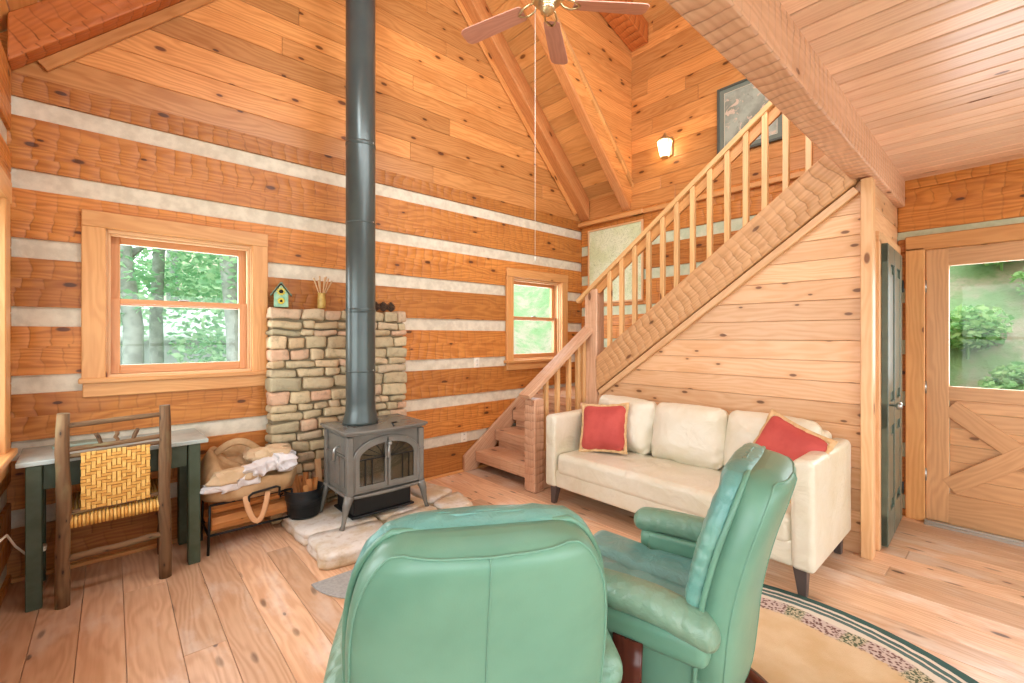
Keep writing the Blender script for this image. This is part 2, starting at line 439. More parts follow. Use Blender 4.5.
def courses(ch, top, openings, place, placec, a0, a1):
    """log courses between chink strips; openings = (a0,a1,z0,z1)"""
    lv = []; z = 0.
    for c0, c1 in sorted(ch):
        if c0 > z: lv.append((z, c0, 0))
        lv.append((c0, c1, 1)); z = c1
    if top > z: lv.append((z, top, 0))
    for z0, z1, isch in lv:
        if isch: parts = [(z0, z1)]
        else:
            k = z0+(z1-z0)*RND.uniform(.4, .62)
            parts = [(z0, k), (k, z1)] if z1-z0 > .2 else [(z0, z1)]
        base = RND.random()
        for p0, p1 in parts:
            off = (RND.uniform(0, 50), RND.uniform(0, 50)); t = min(1, max(0, base+RND.uniform(-.12, .12)))
            cuts = sorted({p0, p1} | {z for o in openings for z in o[2:] if p0 < z < p1})
            for q0, q1 in zip(cuts, cuts[1:]):
                iv = [(a0, a1)]
                for o in openings:
                    if o[2] < (q0+q1)/2 < o[3]:
                        nv = []
                        for s0, s1 in iv:
                            if o[1] <= s0 or o[0] >= s1: nv.append((s0, s1)); continue
                            if o[0] > s0: nv.append((s0, o[0]))
                            if o[1] < s1: nv.append((o[1], s1))
                        iv = nv
                for s0, s1 in iv: (placec if isch else place)(s0, s1, q0, q1, off, t)

# ------------------------------------------------------------------ floor
mb = MB(); x = XL-.2
while x < XR+.2:
    w = RND.choice((.135, .16, .185)); y = YR-.2+RND.uniform(-1.5, 0)
    while y < YB+.2:
        L = RND.uniform(1.6, 3.6); y0, y1 = max(y, YR-.2), min(y+L, YB+.2)
        if y1 > y0: mb.box((x+w/2, (y0+y1)/2, -.02), (w-.002, y1-y0-.002, .04), ax=1)
        y += L
    x += w
tag(mb.build('floor', M['floor'], bevel=.0015), 'wide worn pine floorboards', 'floor', kind='structure')
mb = MB().box((2.06, .57, -.08), (5.4, 6.8, .08)); fb = mb.build('subfloor', M['rafter'], bpy.data.objects['floor'])

# ------------------------------------------------------------------ back wall
W1 = (-.041, .779, 1.125, 2.042); W2 = (3.33, 4.16, 1.11, 2.04)
lg, ck = MB(), MB()
courses(CH_B, EAVE, [W1, W2],
        lambda a, b, z0, z1, off, t: lg.box(((a+b)/2, YB+.08, (z0+z1)/2), (b-a, .16, z1-z0), ax=0, off=off, tint=t),
        lambda a, b, z0, z1, off, t: ck.box(((a+b)/2, YB+.088, (z0+z1)/2), (b-a, .14, z1-z0), ax=0, off=off, tint=t), XL-.16, XR+.16)
wb = tag(lg.build('wall_back', M['log'], bevel=.008, seg=2), 'log wall with pale chinking', 'wall', kind='structure')
ck.build('chinking', M['chink'], wb)
gb = MB(); z = EAVE
while z < 5.5:
    h = RND.choice((.14, .165, .19)); zt = z+h
    def ext(zz): d = zz-EAVE; return XL+d-.25, XR-d+.25
    a, b = ext(z); c, d = ext(zt)
    if c >= d: c = d = (a+b)/2
    if a < b:
        cuts = [a]; q = a+RND.uniform(.8, 3.)
        while q < b-.6: cuts.append(q); q += RND.uniform(1.4, 3.2)
        cuts.append(b)
        for i in range(len(cuts)-1):
            p0, p1 = cuts[i]+.001, cuts[i+1]-.001
            t0 = c if i == 0 else p0; t1 = d if i == len(cuts)-2 else p1
            if i == 0 and t0 > p1: t0 = p1
            if i == len(cuts)-2 and t1 < p0: t1 = p0
            gb.prism([(p0, YB+.01, z), (p1, YB+.01, z), (t1, YB+.01, zt-.002), (t0, YB+.01, zt-.002)], (0, .05, 0), (1, 0, 0))
    z = zt
gb.build('gable_boards', M['gable'], wb, bevel=.0025)
mb = MB(); mb.box((2.06, YB-.012, .012), (XR-XL, .024, .024)); 
tag(mb.build('baseboard_back', M['trim'], bevel=.004), 'narrow shoe moulding', 'baseboard', kind='structure')

# ------------------------------------------------------------------ right wall
DOOR = (-.52, .44, -.02, 2.02)
lg, ck = MB(), MB()
courses(CH_R, EAVE, [],
        lambda a, b, z0, z1, off, t: lg.box((XR+.08, (a+b)/2, (z0+z1)/2), (.16, b-a, z1-z0), ax=1, off=off, tint=t),
        lambda a, b, z0, z1, off, t: ck.box((XR+.088, (a+b)/2, (z0+z1)/2), (.14, b-a, z1-z0), ax=1, off=off, tint=t), .60, YB)
courses(CH_D, EAVE, [DOOR],
        lambda a, b, z0, z1, off, t: lg.box((XR+.08, (a+b)/2, (z0+z1)/2), (.16, b-a, z1-z0), ax=1, off=off, tint=t),
        lambda a, b, z0, z1, off, t: ck.box((XR+.088, (a+b)/2, (z0+z1)/2), (.14, b-a, z1-z0), ax=1, off=off, tint=t), YR-.16, .60)
wr = tag(lg.build('wall_right', M['log'], bevel=.008, seg=2), 'log wall behind the stairs', 'wall', kind='structure')
ck.build('chinking', M['chink_g'], wr)
DORM0 = 4.94                                  # dormer ceiling height at the right wall
gb = MB(); z = EAVE
while z < DORM0+.25:
    h = RND.choice((.14, .16, .18)); y = YR-.1
    y1 = 3.0
    while y < y1:
        L = RND.uniform(1.6, 3.4); e = min(y1, y+L)
        gb.box((XR+.03, (y+e)/2, z+h/2), (.05, e-y-.002, h-.002), ax=1); y = e
    z += h
gb.box((XR+.04, 3.4, 3.06), (.05, .7, .42), ax=1)
gb.build('dormer_boards', M['gable'], wr, bevel=.0025)
mb = MB().box((XR-.03, 3.27, 2.80), (.07, .94, .05)).box((XR-.02, 1.4, 2.80), (.05, 3.1, .05))
mb.build('ledge', M['trim'], wr, bevel=.006)

# ------------------------------------------------------------------ left wall
WL = (1.35, 3.32, .80, 2.06); WL2 = (-1.9, .6, .5, 2.2)
lg, ck = MB(), MB()
courses(CH_R, EAVE+.02, [WL, WL2],
        lambda a, b, z0, z1, off, t: lg.box((XL-.08, (a+b)/2, (z0+z1)/2), (.16, b-a, z1-z0), ax=1, off=off, tint=t),
        lambda a, b, z0, z1, off, t: ck.box((XL-.088, (a+b)/2, (z0+z1)/2), (.14, b-a, z1-z0), ax=1, off=off, tint=t), YR-.16, YB)
wlf = tag(lg.build('wall_left', M['log'], bevel=.008, seg=2), 'log wall at the left', 'wall', kind='structure')
ck.build('chinking', M['chink'], wlf)

# ------------------------------------------------------------------ rear wall (behind the camera) with tall glazing
RW = [(-.1, 1.9, .25, 2.2), (2.3, 4.2, .25, 2.2)]; RWU = (.9, 3.2, 2.95, 4.3)
lg, ck = MB(), MB()
courses(CH_B, EAVE, RW,
        lambda a, b, z0, z1, off, t: lg.box(((a+b)/2, YR-.08, (z0+z1)/2), (b-a, .16, z1-z0), ax=0, off=off, tint=t),
        lambda a, b, z0, z1, off, t: ck.box(((a+b)/2, YR-.088, (z0+z1)/2), (b-a, .14, z1-z0), ax=0, off=off, tint=t), XL-.16, XR+.16)
wre = tag(lg.build('wall_rear', M['log'], bevel=.008), 'log wall behind the viewer', 'wall', kind='structure')
ck.build('chinking', M['chink'], wre)
mb = MB()
mb.box((.15, YR-.05, 3.9), (1.5, .08, 2.1)); mb.box((4.1, YR-.05, 3.9), (1.8, .08, 2.1)); mb.box((2.05, YR-.05, 4.9), (2.4, .08, 1.2)); mb.box((2.05, YR-.05, 2.9), (2.4, .08, .1))
mb.build('gable_boards', M['gable'], wre)

# ------------------------------------------------------------------ roof
RD = .26                                       # vertical depth of the rafters
rf = MB(); n = int(3.75/.15)
for side in (0, 1):
    for i in range(n):
        d0 = -.2+i*.15/1.414*1.0; d1 = d0+.15/1.414-.006
        if side == 0: P = [(XL+d0, EAVE+d0+RD), (XL+d1, EAVE+d1+RD)]
        else: P = [(XR-d0, EAVE+d0+RD), (XR-d1, EAVE+d1+RD)]
        if d0 > RIDGE_X-XL+.05: break
        y0 = YR-.2 if side == 0 else 2.96
        y = y0
        off = (RND.uniform(0, 40), RND.uniform(0, 40))
        rf.prism([(P[0][0], y0, P[0][1]), (P[1][0], y0, P[1][1]), (P[1][0], y0, P[1][1]+.05), (P[0][0], y0, P[0][1]+.05)], (0, YB+.06-y0, 0), (0, 1, 0), off=off)
        # prism sides take their grain along Y
for k in range(len(rf.f)): 
    pass
def fix_uv_along(mbx, axis):
    """recompute uv so u runs along a world axis"""
    for k, f in enumerate(mbx.f):
        P = [Vector(mbx.v[i]) for i in f]
        nr = (P[1]-P[0]).cross(P[2]-P[0]).normalized(); a = Vector(axis)
        if abs(nr.dot(a)) > .9: continue
        w = nr.cross(a).normalized(); o = mbx.uv[k][0]
        rr = random.Random(round(mbx.t[k]*1e6)); ox, oy = rr.uniform(0, 40), rr.uniform(0, 40)
        mbx.uv[k] = [(p.dot(a)+ox, p.dot(w)+oy) for p in P]
fix_uv_along(rf, (0, 1, 0))
roof = tag(rf.build('ceiling', M['roof'], bevel=.002), 'sloping pine ceiling', 'ceiling', kind='structure')
# dormer ceiling planks (low pitch) from the right wall up to the ridge
dc = MB(); dz = (EAVE+RIDGE_X-XL+RD-DORM0)/(XR-RIDGE_X)
x = XR+.1
while x > RIDGE_X-.1:
    za, zb = DORM0+(XR-x)*dz, DORM0+(XR-x+.148)*dz
    dc.prism([(x, YR-.2, za), (x-.148, YR-.2, zb), (x-.148, YR-.2, zb+.05), (x, YR-.2, za+.05)], (0, 2.98-YR+.2, 0), (0, 1, 0)); x -= .15
fix_uv_along(dc, (0, 1, 0))
dc.build('dormer_planks', M['roof'], roof, bevel=.002)
# dormer cheek: horizontal boards, plane Y=2.985
ckb = MB(); z = EAVE+.08
while z < 5.6:
    h = .155; zt = min(z+h-.002, 5.6)
    a0, a1 = XR-(z-EAVE)+.05, XR-(zt-EAVE)+.05; e0 = e1 = XR+.02
    ckb.prism([(max(a0, RIDGE_X), 2.985, z), (e0, 2.985, z), (e1, 2.985, zt), (max(a1, RIDGE_X), 2.985, zt)], (0, .035, 0), (1, 0, 0)); z += h
ck_o = tag(ckb.build('wall_dormer', M['gable'], bevel=.002), 'dormer cheek wall of horizontal boards', 'wall', kind='structure')
mb = MB()
for dd, hh in ((.30, .03), (.345, .018)):
    mb.beam((XR-.0, 2.975, EAVE+dd), (XR-2.4, 2.975, EAVE+2.4+dd), .02, hh, up=(1, 0, 1))
mb.build('cheek_trim', M['trim'], ck_o, bevel=.003)

def rafter(label, y0, y1, side, mat, name='rafter', grp='roof rafters'):
    mb = MB(); x0 = XR if side else XL; sg = -1 if side else 1
    P = [(x0, y0, EAVE), (RIDGE_X, y0, EAVE+RIDGE_X-XL), (RIDGE_X, y0, EAVE+RIDGE_X-XL+RD), (x0, y0, EAVE+RD)]
    mb.prism(P, (0, y1-y0, 0), (1*sg, 0, 1))
    ax = Vector((sg, 0, 1)).normalized()
    for k, f in enumerate(mb.f):
        Q = [Vector(mb.v[i]) for i in f]; nr = (Q[1]-Q[0]).cross(Q[2]-Q[0]).normalized()
        if abs(nr.dot(ax)) > .9: continue
        w = nr.cross(ax); mb.uv[k] = [(p.dot(ax)+7*y0, p.dot(w)+3.3*side) for p in Q]
    return tag(mb.build(name, mat, bevel=.008, seg=2), label, 'rafter', grp)
rafter('pine rafter against the gable wall, on the right slope', 3.60, YB-.001, 1, M['rafter'])
rafter('pine rafter beside the dormer, nearer than the one on the gable wall', 2.99, 3.10, 1, M['rafter'])
rafter('dark red hewn rafter in the upper left corner', 3.60, YB-.001, 0, M['hewn_red'])
for y in (2.35, 1.1): rafter('hewn rafter on the left roof slope, out past the left corner', y, y+.13, 0, M['hewn_red'])
# gable trim under the rafters
for side, nm in ((0, 'trim_1'), (1, 'trim_2')):
    mb = MB(); x0 = XR if side else XL; sg = -1 if side else 1
    mb.beam((x0+sg*.12, YB-.008, EAVE+.12-.045), (RIDGE_X, YB-.008, EAVE+RIDGE_X-XL-.045), .02, .06, up=(-sg, 0, 1))
    tag(mb.build(nm, M['gable'], bevel=.003), 'trim board under the gable rafter', 'trim', kind='structure')
# dormer rafter, its shade put into the colour by a darker timber
mb = MB(); a = XR; zt = DORM0+dz*(XR-RIDGE_X)
mb.prism([(XR, 2.76, DORM0-.24), (RIDGE_X, 2.76, zt-.24), (RIDGE_X, 2.76, zt-.002), (XR, 2.76, DORM0-.002)], (0, .22, 0), (-1, 0, dz))
tag(mb.build('rafter', M['hewn_red'], bevel=.008, seg=2), 'timber coloured darker for its shade along the top of the dormer, above the wall lantern', 'rafter')
mb = MB().box((RIDGE_X, .55, 5.42), (.18, 6.3, .3), ax=1)
tag(mb.build('ridge_beam', M['rafter'], bevel=.01), 'ridge beam the ceiling fan hangs from', 'beam')

# ------------------------------------------------------------------ loft
lc = MB(); x = XL
while x < XR:
    pass; break
y = .56
# ceiling planks run along Y: rows across X
x = XL
while x < XR:
    w = .115
    yy = YR
    while yy < .62:
        L = 9.; e = min(.62, yy+L)
        lc.box((x+w/2, (yy+e)/2, LOFT+.02), (w-.010, e-yy-.001, .04), ax=1); yy = e
    x += w
tag(lc.build('ceiling_loft', M['loft'], bevel=.004), 'plank ceiling under the loft', 'ceiling', kind='structure')
mb = MB().box((2.06, (YR+.6)/2, LOFT+.12), (4.95, .6-YR-.02, .1)); mb.build('loft_floor', M['floor'], bpy.data.objects['ceiling_loft'])
mb = MB(); mb.box(((XL+XR)/2, .622, 2.475), (XR-XL, .135, .21), ax=0)
tag(mb.build('loft_beam', M['hewn'], bevel=.01, seg=2), 'heavy hewn beam along the loft edge', 'beam')

# ------------------------------------------------------------------ wall under the stairs + closet
# stair geometry: stringer lower edge z = sb(y), upper edge z = st(y)
def sb(y): return .887+(2.602-y)*.736
def st(y): return 1.196+(2.672-y)*.747
pw = MB(); z = 0.
while z < 2.4:
    h = .135; z0, z1 = z, min(z+h-.002, 2.36)
    # right end at Y=.64, left end limited by the stringer slope or by the landing post
    def yl(zz): return 2.70 if zz <= sb(2.70) else 2.602-(zz-.887)/.736
    a0, a1 = yl(z0), yl(z1)
    if a0 > .66:
        a1 = max(a1, .66)
        pw.prism([(XS, .63, z0), (XS, a0, z0), (XS, a1, z1), (XS, .63, z1)], (.05, 0, 0), (0, 1, 0))
    z += h
ws = tag(pw.build('wall_stair', M['panel'], bevel=.003), 'pine panelled wall under the stairs', 'wall', kind='structure')
mb = MB()
mb.box((XS-.005, .607, 1.18), (.09, .06, 2.36), ax=2)
mb.build('corner_post', M['trim_pale'], ws, bevel=.004)
mb = MB()
mb.beam((XS-.012, 2.66, sb(2.66)-.012), (XS-.012, .66, sb(.66)-.012), .05, .05)
mb.build('skirt_trim', M['trim_pale'], ws, bevel=.003)
# closet wall (faces the viewer)
cw = MB(); z = 2.06
while z < 2.37:
    cw.box((4.06, .63, z+.077), (.96, .06, .152), ax=0); z += .155
cw.box((3.66, .63, 1.03), (.16, .06, 2.06), ax=2); cw.box((4.505, .63, 1.03), (.07, .06, 2.06), ax=2)
tag(cw.build('wall_closet', M['panel'], bevel=.004), 'closet wall with the green door', 'wall', kind='structure')
cd = thing('door_2', 'dark green four panel closet door', 'door', (0, 0, 0), kind='structure')
mb = MB()
for xx in (3.70, 4.45): mb.box((xx, .588, 1.0), (.06, .03, 2.0), ax=2)
mb.box((4.075, .588, 2.02), (.81, .03, .07), ax=0)
mb.build('door_casing', M['trim_pale'], cd, bevel=.003)
mb = MB(); W = .68
for xx in (-.05, -W+.05, -W/2): mb.box((xx, 0, 1.0), (.10, .036, 1.95), ax=2)
for zz, hh in ((.12, .2), (.86, .16), (1.92, .12)): mb.box((-W/2, .001, zz), (W, .034, hh), ax=0)
leaf = mb.build('door_leaf', M['closet'], cd, bevel=.003, loc=(4.40, .572, 0)); leaf.rotation_euler = (0, 0, math.radians(1.5))
mb = MB()
for xx in (-W/4-.0, -W*3/4): 
    for z0, z1 in ((.22, .78), (.94, 1.86)): 
        mb.box((xx, .004, (z0+z1)/2), (W/2-.08, .016, z1-z0))
        mb.box((xx, -.004, (z0+z1)/2), (W/2-.17, .02, z1-z0-.12))
mb.build('panels', M['closet'], leaf, bevel=.006)
mb = MB().lathe([(.006, 0), (.008, .03), (.022, .035), (.026, .05), (.018, .062), (.003, .065)], (-W+.06, -.018, .93), 14, rot=rotx(PI/2))
mb.build('knob', M['pewter'], leaf)
mb = MB()
for zz in (.25, 1.75): mb.tube([(0, -.02, zz-.045), (0, -.02, zz+.045)], .007, 8)
mb.build('hinge', M['iron'], leaf)

# ------------------------------------------------------------------ entry door on the right wall
d1 = thing('door_1', 'pine entry door with a window over a cross braced panel', 'door', kind='structure')
mb = MB()
for y in (.495, -.575): mb.box((XR-.015, y, 1.02), (.05, .11, 2.04), ax=2)
mb.box((XR-.015, -.04, 2.075), (.05, 1.18, .11), ax=1)
mb.build('door_casing', M['trim'], d1, bevel=.005)
mb = MB(); H2 = .475
for y in (H2-.06, -H2+.06): mb.box((0, y, 1.02), (.045, .125, 2.0), ax=2)
mb.box((0, 0, 1.955), (.043, .72, .13), ax=1); mb.box((0, 0, .965), (.043, .72, .1), ax=1); mb.box((0, 0, .125), (.043, .72, .22), ax=1)
ed = mb.build('door_leaf', M['door'], d1, bevel=.004, loc=(XR+.01, -.04, 0))
mb = MB()
z = .23
while z < .9: mb.box((.008, 0, z+.06), (.014, .70, .118), ax=1); z += .12
mb.build('lower_panel', M['door'], ed, bevel=.003)
mb = MB()
za, zb = .235, .915
mb.beam((-.012, .355, za+.05), (-.012, -.355, zb-.05), .024, .12, up=(0, .7, .7)); mb.beam((-.010, .355, zb-.05), (-.010, -.355, za+.05), .024, .12, up=(0, -.7, .7))
mb.build('cross_brace', M['door'], ed, bevel=.004)
mb = MB().box((0, 0, 1.455), (.008, .71, .88)); mb.build('pane', M['glass'], ed)
mb = MB()
for z in (.35, 1.0, 1.75): mb.tube([(-.026, H2+.004, z-.045), (-.026, H2+.004, z+.045)], .008, 8)
mb.build('hinge', M['pewter'], ed)
mb = MB().lathe([(.03, 0), (.03, .008), (.012, .012), (.012, .04), (.03, .05), (.03, .07), (.01, .08)], (-.02, -H2+.07, .97), 16, rot=roty(-PI/2)); mb.build('knob', M['brass'], ed)
mb = MB().box((XR, -.04, .008), (.20, .96, .016)).box((XR-.05, -.04, .02), (.03, .96, .012)).box((XR+.045, -.04, .03), (.02, .96, .05)); mb.build('threshold', M['silver'], d1, bevel=.003)

# ------------------------------------------------------------------ windows
def window(name, w, outer, axis, face, label, depth=.14, rail=.5, slim=.05):
    """w=(a0,a1,z0,z1) opening; outer=(a0,a1,z0,z1) casing outline; face = wall plane, inward sign"""
    root = thing(name, label, 'window', kind='structure')
    pos, sg = face                                   # sg: +1 -> outside is towards +axis
    def B(mb, a0, a1, z0, z1, d0, d1, ax=None):
        if axis == 'Y': mb.box(((a0+a1)/2, pos+sg*(d0+d1)/2, (z0+z1)/2), (a1-a0, abs(d1-d0), z1-z0), ax=(0 if ax == 'a' else 2) if ax else None)
        else: mb.box((pos+sg*(d0+d1)/2, (a0+a1)/2, (z0+z1)/2), (abs(d1-d0), a1-a0, z1-z0), ax=(1 if ax == 'a' else 2) if ax else None)
    a0, a1, z0, z1 = w; o0, o1, p0, p1 = outer
    mb = MB()
    B(mb, o0, a0+.012, p0+.10, z1+.02, -.03, .0, 'z'); B(mb, a1-.012, o1, p0+.10, z1+.02, -.03, 0., 'z')
    B(mb, o0, o1, z1-.0, p1, -.036, 0., 'a'); B(mb, o0+.005, o1-.005, p0, z0-.03, -.026, 0., 'a')
    mb.build('window_frame', M['trim'], root, bevel=.004)
    mb = MB(); B(mb, o0-.012, o1+.012, z0-.03, z0, -.055, .02, 'a'); mb.build('window_sill', M['trim'], root, bevel=.004)
    mb = MB()                                        # jamb lining and stops
    B(mb, a0, a0+.02, z0, z1, 0, depth); B(mb, a1-.02, a1, z0, z1, 0, depth); B(mb, a0+.02, a1-.02, z1-.02, z1, 0, depth, 'a'); B(mb, a0+.02, a1-.02, z0-.005, z0+.015, 0, depth, 'a')
    B(mb, a0+.02, a0+.034, z0, z1, .02, .045); B(mb, a1-.034, a1-.02, z0, z1, .02, .045); B(mb, a0+.034, a1-.034, z1-.034, z1-.02, .02, .045, 'a')
    mb.build('jamb', M['trim_pale'], root, bevel=.002)
    zm = z0+(z1-z0)*rail
    for nm, q0, q1, dd in (('upper_sash', zm-.02, z1-.02, .09), ('lower_sash', z0+.015, zm+.02, .05)):
        mb = MB(); f = slim
        B(mb, a0+.03, a0+.03+f, q0, q1, dd, dd+.035, 'z'); B(mb, a1-.03-f, a1-.03, q0, q1, dd, dd+.035, 'z')
        B(mb, a0+.03+f, a1-.03-f, q1-(f if nm == 'upper_sash' else .03), q1, dd, dd+.036, 'a'); B(mb, a0+.03+f, a1-.03-f, q0, q0+(.03 if nm == 'upper_sash' else f+.005), dd, dd+.036, 'a')
        so = mb.build(nm, M['sash'], root, bevel=.003)
        mb = MB(); B(mb, a0+.03+f-.01, a1-.03-f+.01, q0+.02, q1-.02, dd+.015, dd+.02); mb.build('pane', M['glass'], so)
        if nm == 'lower_sash':
            mb = MB(); B(mb, (a0+a1)/2-.03, (a0+a1)/2+.03, q1, q1+.012, dd, dd+.03); mb.build('sash_lock', M['pewter'], so, bevel=.004)
    return root
window('window_1', W1, (-.137, .87, 1.01, 2.14), 'Y', (YB, 1), 'wide double hung window left of the stone wall', rail=.515)
window('window_2', W2, (3.24, 4.25, 1.0, 2.135), 'Y', (YB, 1), 'double hung window above the lower stair flight', rail=.51, slim=.045)
window('window_3', WL, (1.23, 3.44, .68, 2.17), 'X', (XL, -1), 'window at the left edge')
window('window_4', WL2, (-2.02, .72, .38, 2.3), 'X', (XL, -1), 'large window behind the viewer on the left')
for i, w in enumerate(RW): window('window_%d' % (5+i), w, (w[0]-.1, w[1]+.1, w[2]-.12, w[3]+.1), 'Y', (YR, -1), 'tall window behind the viewer')
window('window_7', RWU, (RWU[0]-.1, RWU[1]+.1, RWU[2]-.0, RWU[3]+.1), 'Y', (YR, -1), 'loft window behind the viewer')

# ------------------------------------------------------------------ staircase
sc_ = thing('staircase', 'pine staircase turning from the back wall up to the loft, with railings', 'staircase', (0, 0, 0))
YS0, YS1 = 2.85, 3.70
steps = [(2.79, .20), (3.05, .38), (3.30, .565)]
for i, (x, z) in enumerate(steps):
    mb = MB().box((x+.16, (YS0+YS1)/2, z-.055), (.32, YS1-YS0-.02, .11), ax=1)
    mb.build('tread', M['stairw'], sc_, bevel=.012, seg=2)
mb = MB().box((4.03, 3.22, .70), (1.02, 1.03, .10), ax=1)
mb.build('landing', M['stairw'], sc_, bevel=.01)
mb = MB()
for i, (x, z) in enumerate(steps+[(3.52, .75)]):
    if i: mb.box((x+.045, (YS0+YS1)/2, z-.135), (.02, YS1-YS0-.06, .09), ax=1)
mb.build('risers', M['stairw'], sc_)
for i in range(9):                                            # upper flight
    y = 2.62-i*.215; z = .93+i*.178
    if y < .75: break
    MB().box(((XS+XR)/2+.03, y, z-.02), (XR-XS-.14, .25, .045), ax=0).build('tread', M['stairw'], sc_, bevel=.006)
# stringers
mb = MB().prism([(2.66, 3.735, .005), (2.66, 3.735, .16), (3.66, 3.735, .865), (3.66, 3.735, .66), (2.80, 3.735, .005)], (0, -.035, 0), (1, 0, .75))
mb.build('stringer', M['stairw'], sc_, bevel=.004)
mb = MB().prism([(2.88, 2.815, .005), (2.88, 2.815, .30), (3.51, 2.815, .76), (3.51, 2.815, .48), (3.0, 2.815, .005)], (0, .045, 0), (1, 0, .75))
mb.build('stringer', M['stairw'], sc_, bevel=.006)
ya, yb = 2.69, .66
mb = MB().prism([(XS-.045, ya, sb(ya)+.03), (XS-.045, ya, st(ya)), (XS-.045, yb, st(yb)), (XS-.045, yb, sb(yb)+.03)], (.10, 0, 0), (0, -1, .74))
mb.build('stringer', M['stringer'], sc_, bevel=.012, seg=2)
# posts
mb = MB().box((2.815, 2.855, .41), (.125, .135, .82), ax=2); mb.build('newel_post', M['hewn'], sc_, bevel=.01)
mb = MB().box((3.562, 2.765, .92), (.125, .15, 1.84), ax=2); mb.build('newel_post', M['stairw'], sc_, bevel=.01)
# lower rail
r0, r1 = Vector((2.70, 2.86, .845)), Vector((3.66, 2.80, 1.545))
mb = MB().beam(r0, r1, .14, .045); mb.build('handrail', M['stairw'], sc_, bevel=.008, seg=2)
mb = MB().beam(r0+Vector((.1, 0, .02)), r1+Vector((-.1, 0, -.12)), .04, .05)
for i, x in enumerate((2.945, 3.10, 3.26, 3.395, 3.48)):
    t = (x-r0.x)/(r1.x-r0.x); zt = r0.z+t*(r1.z-r0.z)-.02; zb = .25+(x-2.83)*.73
    MB().box((x, 2.838, (zb+zt)/2), (.04, .04, zt-zb), ax=2).build('baluster', M['baluster'], sc_, bevel=.003)
# upper rail
def rz_(y): return 1.765+(2.90-y)*.7355
u0, u1 = (XS-.02, 2.93, rz_(2.93)-.02), (XS-.02, .60, rz_(.60)-.02)
mb = MB().beam(u0, u1, .06, .04); mb.build('handrail', M['baluster'], sc_, bevel=.006, seg=2)
mb = MB().beam((XS, 2.7, rz_(2.7)-.09), (XS, .6, rz_(.6)-.09), .022, .08); mb.build('fillet_rail', M['trim'], sc_, bevel=.003)
for y in (2.544, 2.410, 2.272, 2.131, 1.997, 1.870, 1.732, 1.593, 1.458, 1.324, 1.194, 1.059, .920, .78):
    zb, zt = st(y)-.02, rz_(y)-.03
    MB().box((XS-.018, y, (zb+zt)/2), (.038, .038, zt-zb), ax=2).build('baluster', M['baluster'], sc_, bevel=.003)

# ------------------------------------------------------------------ stone heat shield, hearth
from mathutils import noise as mn
mb = MB(); SX0, SX1, SY0, SY1, SZ0, SZ1 = .85, 1.94, 3.58, 3.735, .0, 1.59
core = MB().box(((SX0+SX1)/2, (SY0+SY1)/2+.01, (SZ0+SZ1)/2), (SX1-SX0-.05, SY1-SY0-.02, SZ1-SZ0-.03))
def stone(mb, c, h, seed, r=None):
    rr = random.Random(seed); o = Vector((rr.uniform(0, 90), rr.uniform(0, 90), 0))
    def fn(p):
        q = p*9+o
        return p+Vector((mn.noise(q), mn.noise(q+Vector((9, 0, 0))), mn.noise(q+Vector((0, 9, 0)))))*.016
    mb.rbox(c, h, r or min(h)*.75, 6, rot=roty(rr.uniform(-.07, .07)), fn=fn, tint=rr.random())
z = SZ0+.01; k = 0
while z < SZ1-.03:
    h = RND.uniform(.05, .10); h = min(h, SZ1-z)
    if SZ1-(z+h) < .05: h = SZ1-z
    x = SX0
    while x < SX1-.02:
        w = RND.uniform(.08, .24); w = min(w, SX1-x)
        if SX1-(x+w) < .07: w = SX1-x
        hh = h*RND.uniform(.82, 1.0); k += 1
        stone(mb, (x+w/2, (SY0+SY1)/2-RND.uniform(.012, .026), z+h/2), (w/2-.003, (SY1-SY0)/2, hh/2-.001), k, .018); x += w
    z += h
sw = tag(mb.build('stone_heat_shield', M['stone']), 'stacked fieldstone wall behind the wood stove', 'stone wall')
core.build('mortar', plain('dark_mortar', '#85795f', .95), sw)
hz = MB()
flags = [[(.90, 2.66), (1.36, 2.62), (1.42, 2.98), (.93, 3.06)], [(1.37, 2.63), (1.80, 2.66), (1.83, 3.0), (1.43, 2.98)], [(1.81, 2.68), (2.10, 2.76), (2.16, 3.1), (1.84, 3.02)],
         [(.92, 3.07), (1.42, 2.99), (1.40, 3.57), (.90, 3.57)], [(1.43, 2.99), (1.84, 3.02), (1.86, 3.57), (1.41, 3.57)], [(1.85, 3.03), (2.15, 3.12), (2.06, 3.56), (1.87, 3.57)]]
def rough_slab(mb, poly, z0, z1, seed, shrink=.008):
    rr = random.Random(seed); n = len(poly); c = Vector((sum(p[0] for p in poly)/n, sum(p[1] for p in poly)/n))
    pts = []
    for i in range(n):
        a, b = Vector(poly[i]), Vector(poly[(i+1) % n]); m = 7
        for j in range(m):
            p = a.lerp(b, j/m); d = (p-c).normalized()
            pts.append(p-d*(shrink+.03*abs(mn.noise(Vector((p.x*14, p.y*14, seed))))+(.02 if j == 0 else 0)))
    R = []
    for f, zz in ((1.0, z0), (1.03, z0+(z1-z0)*.3), (.985, z0+(z1-z0)*.48), (.99, z0+(z1-z0)*.55), (1.025, z0+(z1-z0)*.8), (.975, z1), (.6, z1+.003), (.2, z1+.001)):
        R.append([(c.x+(p.x-c.x)*f+.012*mn.noise(Vector((p.x*20, p.y*20, zz*30))), c.y+(p.y-c.y)*f+.012*mn.noise(Vector((p.x*20+5, p.y*20, zz*30))), max(0.001, zz+.006*mn.noise(Vector((p.x*6*f, p.y*6*f, zz*9))))) for p in pts])
    mb.rings(R, tint=rr.random())
for i, f in enumerate(flags): rough_slab(hz, f, .002, .092, i+3)
hc = MB().box((1.5, 3.12, .03), (1.04, .78, .055))
hb = tag(hz.build('stone_hearth', M['flag']), 'low flagstone hearth slab under the wood stove', 'hearth')
hc.build('mortar', plain('hearth_mortar', '#a3906f', .95), hb)

